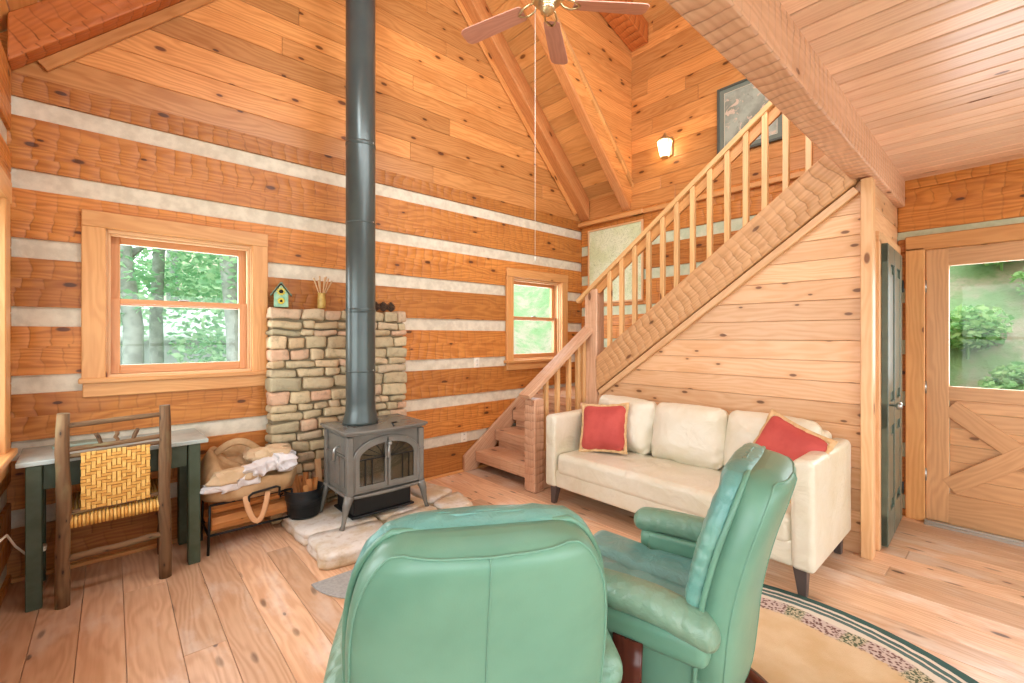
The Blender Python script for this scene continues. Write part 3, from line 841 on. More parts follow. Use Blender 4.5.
# grey half round hearth mat
mb = MB(); P = [(1.48+.66*math.cos(a), 2.585-.50*math.sin(a), .001) for a in [PI*i/28 for i in range(29)]]
mb.prism(P, (0, 0, .010)); tag(mb.build('hearth_mat', M['matgrey'], bevel=.003), 'grey half round mat on the floor in front of the hearth', 'mat')

# ------------------------------------------------------------------ wood stove
stv = thing('wood_stove', 'grey enamel wood stove with arched glass doors on the hearth', 'wood stove', (1.455, 3.165, .094), math.radians(0))
bw, bd = .268, .20                                   # half width / depth of the body
def bowed(hw, hd, bow, n=12):
    f = [(-hw+2*hw*i/n, -hd-bow*math.sin(PI*i/n)) for i in range(n+1)]
    return f+[(hw, hd), (-hw, hd)]
def slab(mb, outline, z0, z1): mb.prism([(x, y, z0) for x, y in outline], (0, 0, z1-z0))
mb = MB(); slab(mb, bowed(bw, bd, .0), .20, .615); st_body = mb.build('firebox', M['enamel'], stv, bevel=.012, seg=2)
mb = MB(); slab(mb, bowed(bw+.035, bd+.03, .035), .615, .628); slab(mb, bowed(bw+.045, bd+.04, .035), .628, .646); mb.build('top_plate', M['enamel'], stv, bevel=.006, seg=2)
mb = MB(); slab(mb, bowed(bw+.02, bd+.012, .03), .185, .205); mb.build('base_skirt', M['enamel'], stv, bevel=.006)
mb = MB(); slab(mb, bowed(bw-.05, bd-.05, .0), .045, .185); slab(mb, bowed(bw-.03, bd-.03, .0), .03, .045); mb.build('ash_pan', M['iron'], stv, bevel=.004)
for sx in (-1, 1):                                   # corner columns
    for sy in (-1, 1):
        mb = MB(); mb.box((sx*bw, sy*bd, .405), (.045, .045, .40)); mb.box((sx*bw, sy*bd, .455), (.052, .052, .012)); mb.build('corner_post', M['enamel'], stv, bevel=.008)
        pts = [(sx*bw, sy*bd, .21), (sx*(bw+.022), sy*(bd+.004), .15), (sx*(bw+.032), sy*(bd+.004), .09), (sx*(bw+.044), sy*(bd+.006), .03), (sx*(bw+.056), sy*(bd+.008), .0)]
        MB().tube(pts, [.034, .028, .019, .014, .018], 8).build('leg', M['enamel'], stv)
    mb = MB()                                        # side panels
    for y in (-.085, .0, .085): mb.box((sx*(bw+.004), y, .345), (.012, .07, .20))
    mb.box((sx*(bw+.004), 0, .53), (.012, .27, .12)); mb.box((sx*(bw+.008), 0, .462), (.016, .33, .014)); mb.build('side_panel', M['enamel'], stv, bevel=.004)
mb = MB().tube([(-bw-.005, -.05, .52), (-bw-.03, -.05, .52), (-bw-.045, -.05, .505), (-bw-.05, -.05, .43)], [.007, .007, .01, .012], 8); mb.build('damper_handle', M['pewter'], stv)
yf = -bd-.006
def arch(hw, z0, zs, rise, n=16): return [(-hw, z0), (hw, z0)]+[(hw*math.cos(PI*i/n), zs+rise*math.sin(PI*i/n)) for i in range(n+1)]
def outline_tube(mb, P, y, r): mb.tube([(x, y, z) for x, z in P], r, 6, loop=True)
mb = MB(); outline_tube(mb, arch(.243, .222, .445, .135), yf-.006, .010); mb.build('arch_moulding', M['enamel'], stv)
mb = MB(); mb.prism([(x, yf+.008, z) for x, z in arch(.205, .25, .43, .105)], (0, .004, 0)); mb.build('firebox_opening', plain('fire_brick', '#c2a97f', .9, color2='#6d5940', nscale=7.), stv)
for sx in (-1, 1):
    mb = MB(); hw, zs, rs = .205, .44, .100
    zi = lambda x, hw, zs, rs: zs+rs*math.sqrt(max(0, 1-(x/hw)**2))
    outer = [(.003, .230), (.236, .230)]+[(.236*math.cos(PI/2*i/10), .445+.128*math.sin(PI/2*i/10)) for i in range(10)]+[(.003, .573)]
    inner = [(.022, .262), (.205, .262)]+[(.205*math.cos(PI/2*i/10), .44+.100*math.sin(PI/2*i/10)) for i in range(10)]+[(.022, .539)]
    inner = [(max(.022, a), b) for a, b in inner]
    R = []
    for (yy, P) in ((yf+.002, outer), (yf-.014, outer), (yf-.014, inner), (yf+.002, inner)):
        R.append([(sx*a, yy, b) for a, b in P])
    mb.rings(R, True, False, sm=False, loop=True)
    do = mb.build('door', M['enamel'], stv, bevel=.002)
    g = MB().prism([(sx*a, yf-.006, b) for a, b in inner], (0, .003, 0)); g.build('pane', M['stoveglass'], do)
    bars = MB(); x = .022
    for xx in (.115, .165): bars.box((sx*xx, yf-.012, (.262+min(.44, zi(xx, hw, zs, rs)))/2), (.006, .008, min(.44, zi(xx, hw, zs, rs))-.262))
    bars.box((sx*.1135, yf-.012, .44), (.183, .008, .007))
    for k in range(3): a_ = .35+.42*k; bars.tube([(sx*.022, yf-.012, .44), (sx*(.022+.09*math.cos(a_)), yf-.012, .44+.055*math.sin(a_)), (sx*min(.2, .022+.17*math.cos(a_)), yf-.012, min(zi(.022+.17*math.cos(a_), hw, zs, rs), .44+.11*math.sin(a_)))], .003, 6)
    bars.build('lattice', M['iron'], do)
mb = MB().lathe([(.004, 0), (.012, .004), (.014, .012), (.01, .02), (.016, .03), (.012, .042), (.003, .046)], (0, yf-.012, .535), 12, rot=rotx(PI/2)); mb.tube([(0, yf-.035, .53), (-.012, yf-.05, .49), (-.018, yf-.05, .44)], [.008, .007, .009], 8); mb.build('door_handle', M['pewter'], stv)
mb = MB().tube([(.03, -bd-.05, .652), (.03, -bd-.02, .668), (.07, -bd-.015, .668)], .007, 8); mb.build('lid_handle', M['iron'], stv)
# glimpse of logs inside
mb = MB().tube([(-.17, -.10, .27), (.17, -.06, .29)], .04, 9); mb2 = mb
# stovepipe
px_, py_ = 1.365, 3.20
pr_ = [(.125, .742), (.125, .76), (.108, .83), (.106, .84), (.104, .9), (.104, 1.46), (.104, 1.545)]
mb = MB().lathe(pr_+[(.104, 1.55), (.1055, 1.552), (.1055, 1.575), (.104, 1.577), (.104, 1.582), (.104, 2.755), (.104, 2.76), (.1055, 2.762), (.1055, 2.785), (.104, 2.787), (.104, 2.792), (.104, 4.75)], (px_, py_, 0), 36)
sp = tag(mb.build('stovepipe', M['pipe']), 'tall dark stovepipe rising from the wood stove to the ceiling', 'stovepipe')
for z in (1.12, 1.565, 2.20, 2.775): MB().lathe([(.104, z-.002), (.1068, z), (.1068, z+.008), (.104, z+.010)], (px_, py_, 0), 36, caps=False).build('seam_ring', M['pipe'], sp)
for z in (1.12, 2.20, 2.775): MB().lathe([(.006, 0), (.006, .004), (.001, .006)], (px_+.104*math.cos(-1.0), py_+.104*math.sin(-1.0), z+.01), 8, rot=rotz(-1.0+PI/2) @ rotx(PI/2)).build('screw', M['silver'], sp)

# ------------------------------------------------------------------ bucket, kindling
bk = thing('kindling_bucket', 'black metal bucket of kindling on the hearth left of the stove', 'bucket', (1.03, 3.40, .094))
prof = [(.002, .002), (.098, .002), (.102, .01), (.112, .075), (.115, .078), (.113, .084), (.122, .13), (.125, .133), (.123, .139), (.130, .195), (.135, .198), (.133, .205), (.128, .203), (.108, .02), (.002, .018)]
MB().lathe(prof, n=32, caps=False).build('body', M['bucket'], bk)
for s in (-1, 1): MB().tube([(s*.133, -.02, .18), (s*.152, -.014, .175), (s*.156, 0, .165), (s*.152, .014, .175), (s*.133, .02, .18)], .005, 6).build('ear', M['iron'], bk)
def split_log(name, p0, p1, r, seed, label, group, mat):
    rr = random.Random(seed); p0, p1 = Vector(p0), Vector(p1); d = (p1-p0).normalized()
    a = d.cross(Vector((.3, .2, 1))).normalized(); b = d.cross(a); R = []
    an = sorted(rr.uniform(0, 2*PI) for _ in range(7)); an = [i*2*PI/7+rr.uniform(-.25, .25) for i in range(7)]
    rad = [r*rr.choice((.6, .8, 1., 1.1)) for _ in an]
    for t in (0, .02, .35, .7, .98, 1):
        c = p0.lerp(p1, t); k = .93 if t in (0, 1) else 1+rr.uniform(-.05, .05)
        R.append([c+(a*math.cos(w)+b*math.sin(w))*q*k for w, q in zip(an, rad)])
    return tag(MB().rings(R, sm=False).build(name, mat, bevel=.002), label, 'firewood', group)
kn = [((.98, 3.36, .125), (.955, 3.44, .335), .026), ((1.02, 3.40, .125), (1.00, 3.50, .36), .03), ((1.07, 3.38, .125), (1.085, 3.46, .325), .028), ((1.04, 3.44, .125), (1.075, 3.50, .37), .026), ((1.0, 3.43, .125), (.95, 3.50, .35), .024), ((1.06, 3.34, .125), (1.03, 3.37, .315), .022), ((1.09, 3.42, .125), (1.13, 3.46, .33), .02), ((.97, 3.40, .125), (.915, 3.40, .32), .02), ((1.01, 3.45, .125), (1.04, 3.52, .345), .02)]
for i, (a, b, r) in enumerate(kn): split_log('kindling', a, b, r, 40+i, 'brown split kindling standing in the black bucket', 'kindling in the bucket', M['splitlog'])
mb = MB(); mb.beam((1.165, 3.46, .096), (1.175, 3.55, .44), .045, .02, up=(0, -1, .2)); tag(mb.build('kindling', M['trim_pale'], bevel=.002), 'pale flat kindling stick leaning upright between bucket and stove', 'firewood')

# ------------------------------------------------------------------ log rack, canvas tote, papers
rk = thing('log_rack', 'black iron log rack holding firewood and a tote bag right of the green desk', 'log rack', (.70, 3.52, 0))
mb = MB(); 
for y in (-.15, .13):
    mb.tube([(-.25, y, .0), (-.245, y, .16), (-.24, y, .31)], .008, 8); mb.tube([(.25, y, .0), (.245, y, .16), (.24, y, .31)], .008, 8)
    mb.tube([(-.24, y, .31), (.24, y, .31)], .008, 8); mb.tube([(-.245, y, .12), (.245, y, .12)], .008, 8)
for x in (-.245, .245): mb.tube([(x, -.15, .12), (x, .13, .12)], .008, 8)
mb.build('frame', M['iron'], rk)
for y in (-.225, ): MB().tube([(-.04, y, .30), (-.04, y-.01, .345), (-.02, y-.012, .36), (.12, y-.012, .375), (.14, y-.01, .365), (.14, y, .31)], .008, 8).build('carry_handle', M['iron'], rk)
for i, (y, z, r, x0, x1) in enumerate(((-.09, .172, .042, .47, .93), (.0, .174, .043, .48, .94), (.085, .172, .042, .46, .92), (-.06, .248, .036, .475, .93), (.04, .25, .036, .48, .93))):
    split_log('split_log', (x0, 3.52+y, z), (x1, 3.52+y+.01, z+.004), r, 70+i, 'split orange log lying in the black iron rack', 'firewood in the rack', M['splitlog'])
tb = thing('canvas_tote', 'crumpled tan canvas tote bag stuffed with paper on top of the log rack', 'bag', (.70, 3.50, .32))
def bagfn(x0, y0):
    n = 40; R = []
    lv = [(.27, .17, -.02, 0), (.29, .205, .03, 0), (.30, .21, .09, 0), (.30, .20, .15, .0), (.27, .165, .21, .03), (.235, .14, .26, .06), (.215, .12, .275, .07), (.19, .10, .25, .06), (.16, .08, .19, .04), (.05, .03, .17, .02)]
    for a, b, z, lift in lv:
        ring = []
        for j in range(n):
            t = 2*PI*j/n; c, s_ = math.cos(t), math.sin(t)
            p = Vector((a*math.copysign(abs(c)**.7, c), b*math.copysign(abs(s_)**.8, s_), z))
            nz = mn.noise(Vector((c*2.2, s_*2.2, z*9)))*.03+mn.noise(Vector((c*6, s_*6, z*16)))*.03+mn.noise(Vector((c*13, s_*13, z*25)))*.012
            zz = z+lift*(.55*s_ - .45*c)+mn.noise(Vector((c*3+4, s_*3, z*5)))*.035*(1 if z > .02 else 0)
            zz -= .10*max(0, -s_)*max(0, z-.1)/.15*(.8)+.07*max(0, c)*max(0, z-.15)/.1
            ring.append((p.x*(1+nz*2.5), p.y*(1+nz*3), zz))
        R.append(ring)
    return R
MB().rings(bagfn(0, 0)).build('bag', M['canvas'], tb, sub=1)
mb = MB()
pts = [(-.06+.13*t, -.21-.02*math.sin(PI*t), .03-.17*math.sin(PI*t)**.7) for t in [i/14 for i in range(15)]]
mb.tube(pts, .017, 8, sq=(.2, 1)); mb.build('handle', plain('orange_strap', '#cf9f74', .8), tb)
mb = MB(); pts = [(-.22+.30*t, .04-.05*math.sin(PI*t), .25+.10*math.sin(PI*t)) for t in [i/14 for i in range(15)]]
mb.tube(pts, .022, 8, sq=(.22, 1)); mb.build('handle', M['canvas'], tb)
def crumple(name, c, half, seed, label, mat, rz=0., cat='paper'):
    o = Vector((seed*7.3, seed*3.1, 0)); h = Vector(half)
    def fn(p):
        q = p*11+o; f = Vector((mn.noise(q), mn.noise(q+Vector((0, 31, 0))), mn.noise(q+Vector((17, 0, 0)))))
        q2 = p*27+o; f += .5*Vector((mn.noise(q2), mn.noise(q2+Vector((0, 31, 0))), mn.noise(q2+Vector((17, 0, 0)))))
        return p+Vector((f.x*h.x, f.y*h.y, f.z*max(h.z, .03)))*.55
    return tag(MB().rbox(c, half, min(half)*.8, 14, rot=rotz(rz), fn=fn, sm=False).build(name, mat), label, cat)
crumple('crumpled_paper', (.60, 3.34, .485), (.13, .06, .035), 1, 'crumpled brown kraft paper at the left front of the tote bag', M['kraft'])
crumple('crumpled_paper', (.52, 3.32, .43), (.10, .04, .03), 2, 'white crumpled paper sagging out at the left of the tote bag', M['paper'])
crumple('crumpled_paper', (.74, 3.35, .50), (.10, .06, .04), 3, 'white crumpled paper in the middle of the tote bag', M['paper'], .5)
crumple('crumpled_paper', (.87, 3.38, .515), (.10, .07, .05), 4, 'white crumpled paper at the right end of the tote bag', M['paper'], -.5)
crumple('crumpled_paper', (.80, 3.47, .56), (.13, .07, .04), 5, 'crumpled brown paper at the back right of the tote bag', M['kraft'], -.3)

crumple('crumpled_paper', (.66, 3.31, .455), (.09, .03, .04), 6, 'white crumpled paper hanging over the front rim of the tote bag', M['paper'], .1)
# ------------------------------------------------------------------ desk and rustic chair
dk = thing('writing_desk', 'small dark green desk with a pale grey top against the log wall', 'desk', (.03, 3.49, 0), math.radians(2.5))
MB().box((.005, .012, .738), (.80, .44, .024)).build('desk_top', M['desktop'], dk, bevel=.004, seg=2)
for x, y in ((-.332, -.17), (.335, -.17), (-.332, .19), (.335, .19)): MB().box((x, y, .363), (.06, .06, .726)).build('leg', M['deskgreen'], dk, bevel=.004)
MB().box((0, -.17, .66), (.60, .022, .13)).box((0, .19, .66), (.60, .022, .13)).box((-.332, .01, .66), (.022, .30, .13)).box((.335, .01, .66), (.022, .30, .13)).build('apron', M['deskgreen'], dk, bevel=.002)
mb = MB(); mb.box((-.20, .13, .757), (.2, .11, .014)); tag(mb.build('notebook', plain('sage_cover', '#8fa394', .6), bevel=.003, loc=(.05, 3.49, 0)), 'flat sage green notebook lying at the back of the desk', 'notebook')

ch = thing('rustic_chair', 'rustic bark covered log chair with woven cane seat and back at the desk', 'chair', (.020, 3.235, 0), math.radians(1.2))
def pole(mb, p0, p1, r0, r1, seed=0, n=10, k=10):
    p0, p1 = Vector(p0), Vector(p1); P = []; R = []
    for i in range(k+1):
        t = i/k; q = p0.lerp(p1, t)
        P.append(q+Vector((mn.noise(Vector((t*3, seed, 0))), mn.noise(Vector((t*3, seed, 5))), 0))*.011*(1 if 0 < i < k else .4)); R.append((r0+(r1-r0)*t)*(1+.20*mn.noise(Vector((t*9, seed, 9)))))
    R[0] *= .96; R[-1] *= .9
    return mb.tube(P, R, n)
for s in (-1, 1): pole(MB(), (s*.208, 0, 0), (s*.205, -.005, .985), .031, .028, 3+s).build('back_post', M['bark'], ch)
for s in (-1, 1): pole(MB(), (s*.225, .37, 0), (s*.225, .37, .47), .025, .024, 8+s).build('leg', M['bark'], ch)
for nm, z, r, bow in (('top_rail', .925, .014, 0), ('lower_rail', .80, .013, 0), ('back_rung', .765, .012, 0), ('seat_rung', .475, .013, 0), ('stretcher', .24, .018, 0)):
    pole(MB(), (-.205, 0, z-.005), (.205, 0, z+.01), r, r*.95, z*10).build(nm, M['bark'], ch)
for x0, x1 in ((-.06, -.085), (0, 0), (.06, .085)): pole(MB(), (x0, .0, .805), (x1, .0, .865), .009, .011, x0*90, k=4).build('spindle', M['bark'], ch)
for z in (.18, .46): 
    for s in (-1, 1): pole(MB(), (s*.208, 0, z), (s*.225, .37, z), .015, .015, z*20+s).build('side_stretcher', M['bark'], ch)
pole(MB(), (-.225, .37, .46), (.225, .37, .46), .015, .015, 31).build('front_rail', M['bark'], ch)
# woven back: individual strips in a stepped diamond twill
mb = MB(); nx, nz = 14, 17; x0, x1, z0, z1 = -.142, .140, .475, .775
dx, dz_ = (x1-x0)/nx, (z1-z0)/nz
for i in range(nx):
    for j in range(nz):
        x = x0+(i+.5)*dx; z = z0+(j+.5)*dz_
        a = abs(i-nx/2+.5); b = abs(j-nz/2+.5)
        over = (int(a+b) // 2) % 2 == 0
        if over: mb.box((x, -.014, z), (dx*.80, .010, dz_*1.02), m=0)
        else: mb.box((x, -.014, z), (dx*1.02, .008, dz_*.78), m=1)
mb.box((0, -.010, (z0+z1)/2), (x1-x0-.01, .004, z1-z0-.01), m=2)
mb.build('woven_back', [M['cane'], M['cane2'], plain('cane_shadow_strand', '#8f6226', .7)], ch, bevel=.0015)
mb = MB()
for i in range(26):
    x = -.19+i*.38/25; mb.tube([(x, -.012, .395), (x, -.018, .42), (x, -.010, .442), (x, .02, .452), (x, .2, .458), (x, .36, .478), (x, .385, .465)], .0072, 6, m=i % 2)
mb.build('woven_seat', [M['cane'], M['cane2']], ch)

# ------------------------------------------------------------------ things on the stone shelf
zt = 1.595
bh = thing('birdhouse', 'small green birdhouse with sunflowers at the left end of the stone wall', 'birdhouse', (.945, 3.655, zt), math.radians(-14))
mb = MB().prism([(-.048, -.04, 0), (.048, -.04, 0), (.048, -.04, .10), (0, -.04, .165), (-.048, -.04, .10)], (0, .08, 0)); mb.build('house', M['birdgreen'], bh, bevel=.002)
mb = MB()
for s in (-1, 1):
    for k in range(4):
        c = Vector((s*(.062-k*.017), 0, .098+k*.0235)); mb.box(c, (.028, .11, .006), rot=roty(s*.83))
mb.box((0, 0, .178), (.02, .105, .012)); mb.build('roof', M['shingle'], bh, bevel=.001)
for z in (.045, .115):
    mb = MB().lathe([(.014, 0), (.014, .004), (.002, .004)], (0, -.040, z), 14, rot=rotx(PI/2)); mb.build('entry_hole', M['hole'], bh)
mb = MB()
for z, r in ((.115, .022), (.045, .017)):
    for i in range(10):
        a = 2*PI*i/10; mb.rbox((r*math.cos(a), -.043, z+r*math.sin(a)), (.008, .003, .005), .003, 3, rot=roty(-a))
mb.build('petals', M['yellow'], bh)
va = thing('reed_vase', 'small ochre vase of dried reeds on the stone wall left of the stovepipe', 'vase', (1.24, 3.655, zt))
MB().lathe([(.001, .002), (.026, .002), (.03, .01), (.031, .06), (.028, .11), (.030, .125), (.026, .125), (.024, .02), (.001, .02)], n=20, caps=False).build('vase', M['vase'], va)
for i, (dx, dy, h) in enumerate(((-.06, 0, .215), (-.012, .01, .235), (.02, -.01, .225), (.055, .0, .22), (.085, .01, .205), (-.03, -.01, .2), (.04, .012, .235))):
    MB().tube([(dx*.15, dy, .022), (dx*.35, dy, .12), (dx, dy, h+.025)], [.003, .004, .006], 6).build('reed', M['stick'], va)
def pinecone(loc, k, label):
    mb = MB(); rr = random.Random(k)
    mb.lathe([(.002, 0), (.02, .012), (.016, .05), (.003, .075)], n=10)
    for i in range(7):
        z = .006+i*.010; r = .030*math.sin(PI*min(1, .28+i/8.5))
        for j in range(8):
            a = 2*PI*(j+.5*(i % 2))/8+rr.uniform(-.1, .1); R = rotz(a) @ roty(-.5)
            mb.rbox((r*math.cos(a), r*math.sin(a), z+.012), (.012, .008, .003), .0025, 2, rot=R)
    o = mb.build('pinecone', M['cone']); o.location = loc; o.rotation_euler = (0, 0, rr.uniform(0, 6)); return tag(o, label, 'pinecone', 'pinecones on the stone wall')
for i, x in enumerate((1.69, 1.76, 1.83)): pinecone((x, 3.65, zt-.004), i, ('pinecone nearest the stovepipe on the stone wall', 'middle pinecone of three on the stone wall', 'pinecone nearest the right end of the stone wall')[i])

# ------------------------------------------------------------------ sofa
sf = thing('leather_sofa', 'cream leather three cushion sofa against the stair wall', 'sofa', (3.09, 1.64, 0))
MB().rbox((0, 0, .215), (.385, .86, .07), .02, 8).build('base', M['cream'], sf)
for s in (-1, 1):
    def afn(p): 
        return Vector((p.x, p.y*(1+.0*p.z), p.z+(.012*(1-(p.y/.055)**2) if p.z > .2 else 0)))
    MB().rbox((-.005, s*.905, .432), (.40, .055, .287), .028, 12, fn=afn).build('arm', M['cream'], sf)
    ap = MB()
    ap.tube([(-.388, s*.905-.05*s, .18), (-.396, s*.905-.05*s, .66)], .004, 6); ap.build('arm_piping', M['cream'], sf)
MB().rbox((.33, 0, .47), (.075, .86, .30), .04, 12).build('back', M['cream'], sf)
def seatfn(p):
    q = Vector(p); 
    if p.z > 0:
        q.z += .018*(1-(p.y/.85)**2)*(1-(p.x/.36)**2)
        for yy in (-.283, .283, -.57, .57, 0):
            d = abs(p.y-yy); dep = .018 if abs(yy) in (.283,) else .004
            q.z -= dep*math.exp(-(d/.022)**2)*max(0, 1-max(0, (-p.x-.15)/.15))
    q.z += .004*mn.noise(p*9)
    return q
MB().rbox((-.06, 0, .335), (.335, .848, .085), .045, 64, fn=seatfn).build('seat_cushion', M['cream'], sf)
for y in (-.283, .283):
    mb = MB(); mb.tube([(.15-.30*i/12, y+.006*math.sin(i*.9), .335+.085+.018*(1-(y/.85)**2)*(1-((.15-.30*i/12)/.36)**2)-.019+.004*mn.noise(Vector((.21-.30*i/12, y, .085))*9)) for i in range(13)], .0035, 6)
    mb.build('tuft_seam', plain('cream_seam', '#a79c7c', .5), sf)
for i, y in enumerate((.565, 0, -.565)):
    o_ = Vector((i*9.1, 0, 0))
    def bfn(p, o_=o_):
        u, w = p.y/.285, p.z/.225
        k = max(0., (1-u**4))*max(0., (1-w**4))
        q = Vector((p.x*(.42+.58*k)-.02*k, p.y*(1-.03*w*w), p.z*(1-.05*u*u)))
        q += Vector((1, .3, .3))*(.020*mn.noise(p*6+o_)+.012*mn.noise(Vector((p.x*9, (p.y+p.z)*20, (p.y-p.z)*7))+o_)*(abs(u)**2+abs(w)**2))
        return q
    R = roty(math.radians(13)) @ rotx(math.radians((1.5, -1, 1)[i]))
    MB().rbox((.165, y, .636), (.105, .285, .225), .06, 30, rot=R, fn=bfn).build('back_cushion', M['cream'], sf)
for x in (-.345, .345):
    for y in (-.885, .885):
        mb = MB(); sx, sy = (1 if x > 0 else -1), (1 if y > 0 else -1)
        R = [[(x+a*k+sx*dx, y+b*k+sy*dx, z) for a, b in ((-1, -1), (1, -1), (1, 1), (-1, 1))] for z, k, dx in ((0., .019, .012), (.15, .033, 0))]
        mb.rings(R, sm=False); mb.build('leg', M['legwood'], sf, bevel=.003)

def throw_pillow(loc, rot, half, label, seed):
    o_ = Vector((seed*5., 0, 0))
    def fn(p):
        u, w = p.x/half, p.y/half
        k = (max(0, 1-abs(u)**2.6)*max(0, 1-abs(w)**2.6))**.5
        pin = 1-.07*(1-u*u)*abs(w)**3-.07*(1-w*w)*abs(u)**3
        return Vector((p.x*pin, p.y*pin, p.z*(.12+.88*k)+.010*mn.noise(p*8+o_)*k+.006*mn.noise(p*18+o_)))
    o = MB().rbox((0, 0, 0), (half, half, .075), .06, 18, fn=fn).build('throw_pillow', M['red'])
    n = 48; ring = []
    for rad in (.94, 1.10):
        r_ = []
        for j in range(n):
            a = 2*PI*j/n; c, s_ = math.cos(a), math.sin(a); m_ = max(abs(c), abs(s_)); u, w = c/m_, s_/m_
            pin = 1-.07*(1-u*u)*abs(w)**3-.07*(1-w*w)*abs(u)**3
            r_.append((u*half*rad*pin, w*half*rad*pin, .006*math.sin(j*2.1)))
        ring.append(r_)
    mb = MB(); top = [[(x, y, z+.004) for x, y, z in r] for r in ring]; bot = [[(x, y, z-.004) for x, y, z in r] for r in ring]
    mb.rings([bot[0], bot[1], top[1], top[0]], True, False, loop=True); mb.build('fabric_border', M['tanfringe'], o)
    o.matrix_world = Matrix.Translation(loc) @ rot.to_4x4()
    return tag(o, label, 'pillow')
def facing(n, spin):
    """rotation taking local z to n, with the local y kept upright, then spun in plane"""
    z = Vector(n).normalized(); x = Vector((0, 0, 1)).cross(z).normalized(); y = z.cross(x)
    return Matrix((x, y, z)).transposed() @ rotz(spin)
throw_pillow((3.02, 2.25, .625), facing((-1, -.25, .42), .10), .19, 'red throw pillow on the sofa beside the arm nearest the stairs', 1)
throw_pillow((3.03, .93, .66), facing((-1, .30, .45), -.30), .20, 'red throw pillow on the sofa partly hidden by the green recliner', 2)

# ------------------------------------------------------------------ rug
def rug_mat():
    s = NT('oval_rug'); tc = s.n('TexCoord').outputs['Object']
    sep = s.n('SeparateXYZ'); s.l(tc, sep.inputs[0])
    r = s.m('SQRT', s.m('ADD', s.m('POWER', sep.outputs[0], 2.), s.m('POWER', sep.outputs[1], 2.)))
    ang = s.m('ARCTAN2', sep.outputs[1], sep.outputs[0])
    wob = s.m('MULTIPLY', s.m('SUBTRACT', s.noise(tc, 16., 3), .5), .016)
    rr = s.m('ADD', r, wob)
    def band(a, b): return s.m('MULTIPLY', s.m('GREATER_THAN', rr, a), s.m('LESS_THAN', rr, b))
    n = s.noise(tc, 5., 4); c = s.mix(s.step(n, .3, .7), lin('#dfc8a4'), lin('#d2b489'))
    # pinecone garland between r=.80 and r=.90
    pol = s.comb(s.m('MULTIPLY', ang, 9.), s.m('MULTIPLY', r, 14.))
    n3 = s.noise(s.comb(s.m('MULTIPLY', ang, 5.), s.m('MULTIPLY', r, 5.)), 1., 3)
    wave = s.m('MULTIPLY', s.m('SINE', s.m('MULTIPLY', ang, 13.)), .012)
    r2 = s.m('SUBTRACT', r, wave)
    inb = s.m('MULTIPLY', s.step(s.m('ADD', r2, s.m('MULTIPLY', s.m('SUBTRACT', s.noise(tc, 45., 3), .5), .05)), .775, .80), s.m('SUBTRACT', 1., s.step(r2, .885, .895)))
    c = s.mix(band(.86, 1.02), c, lin('#ded6c6'))
    vo = s.n('TexVoronoi', feature='F1'); vo.inputs['Scale'].default_value = 70.; s.l(tc, vo.inputs['Vector'])
    br = s.mix(s.step(vo.outputs['Distance'], .25, .6), lin('#6d4a44'), lin('#cdbcb2'))
    gr = s.mix(s.step(s.noise(tc, 80., 2), .45, .55), lin('#5c6650'), lin('#c9bfa2'))
    garl = s.mix(s.step(s.m('SINE', s.m('MULTIPLY', ang, 22.)), .35, .75), br, gr)
    c = s.mix(inb, c, garl)
    for a, b, k in ((.925, .950, '#5d7672'), (.962, .985, '#55706c'), (1.005, 1.06, '#46645f')):
        c = s.mix(band(a, b), c, lin(k))
    fz = s.noise(tc, 220., 2)
    return s.bsdf(c, .95, .1, 0., s.bump(fz, .4, .004))
mb = MB(); n = 72; R = []
for rad, z in ((1.05, .001), (1.055, .006), (1.045, .012), (.9, .013), (.5, .013), (.1, .013)): R.append([(rad*math.cos(2*PI*j/n), rad*math.sin(2*PI*j/n)*1.02, z) for j in range(n)])
rg = mb.rings(R).build('area_rug', rug_mat(), loc=(1.67, .66, 0)); tag(rg, 'round tan rug with pinecone border and green edge stripes under the recliners', 'rug')

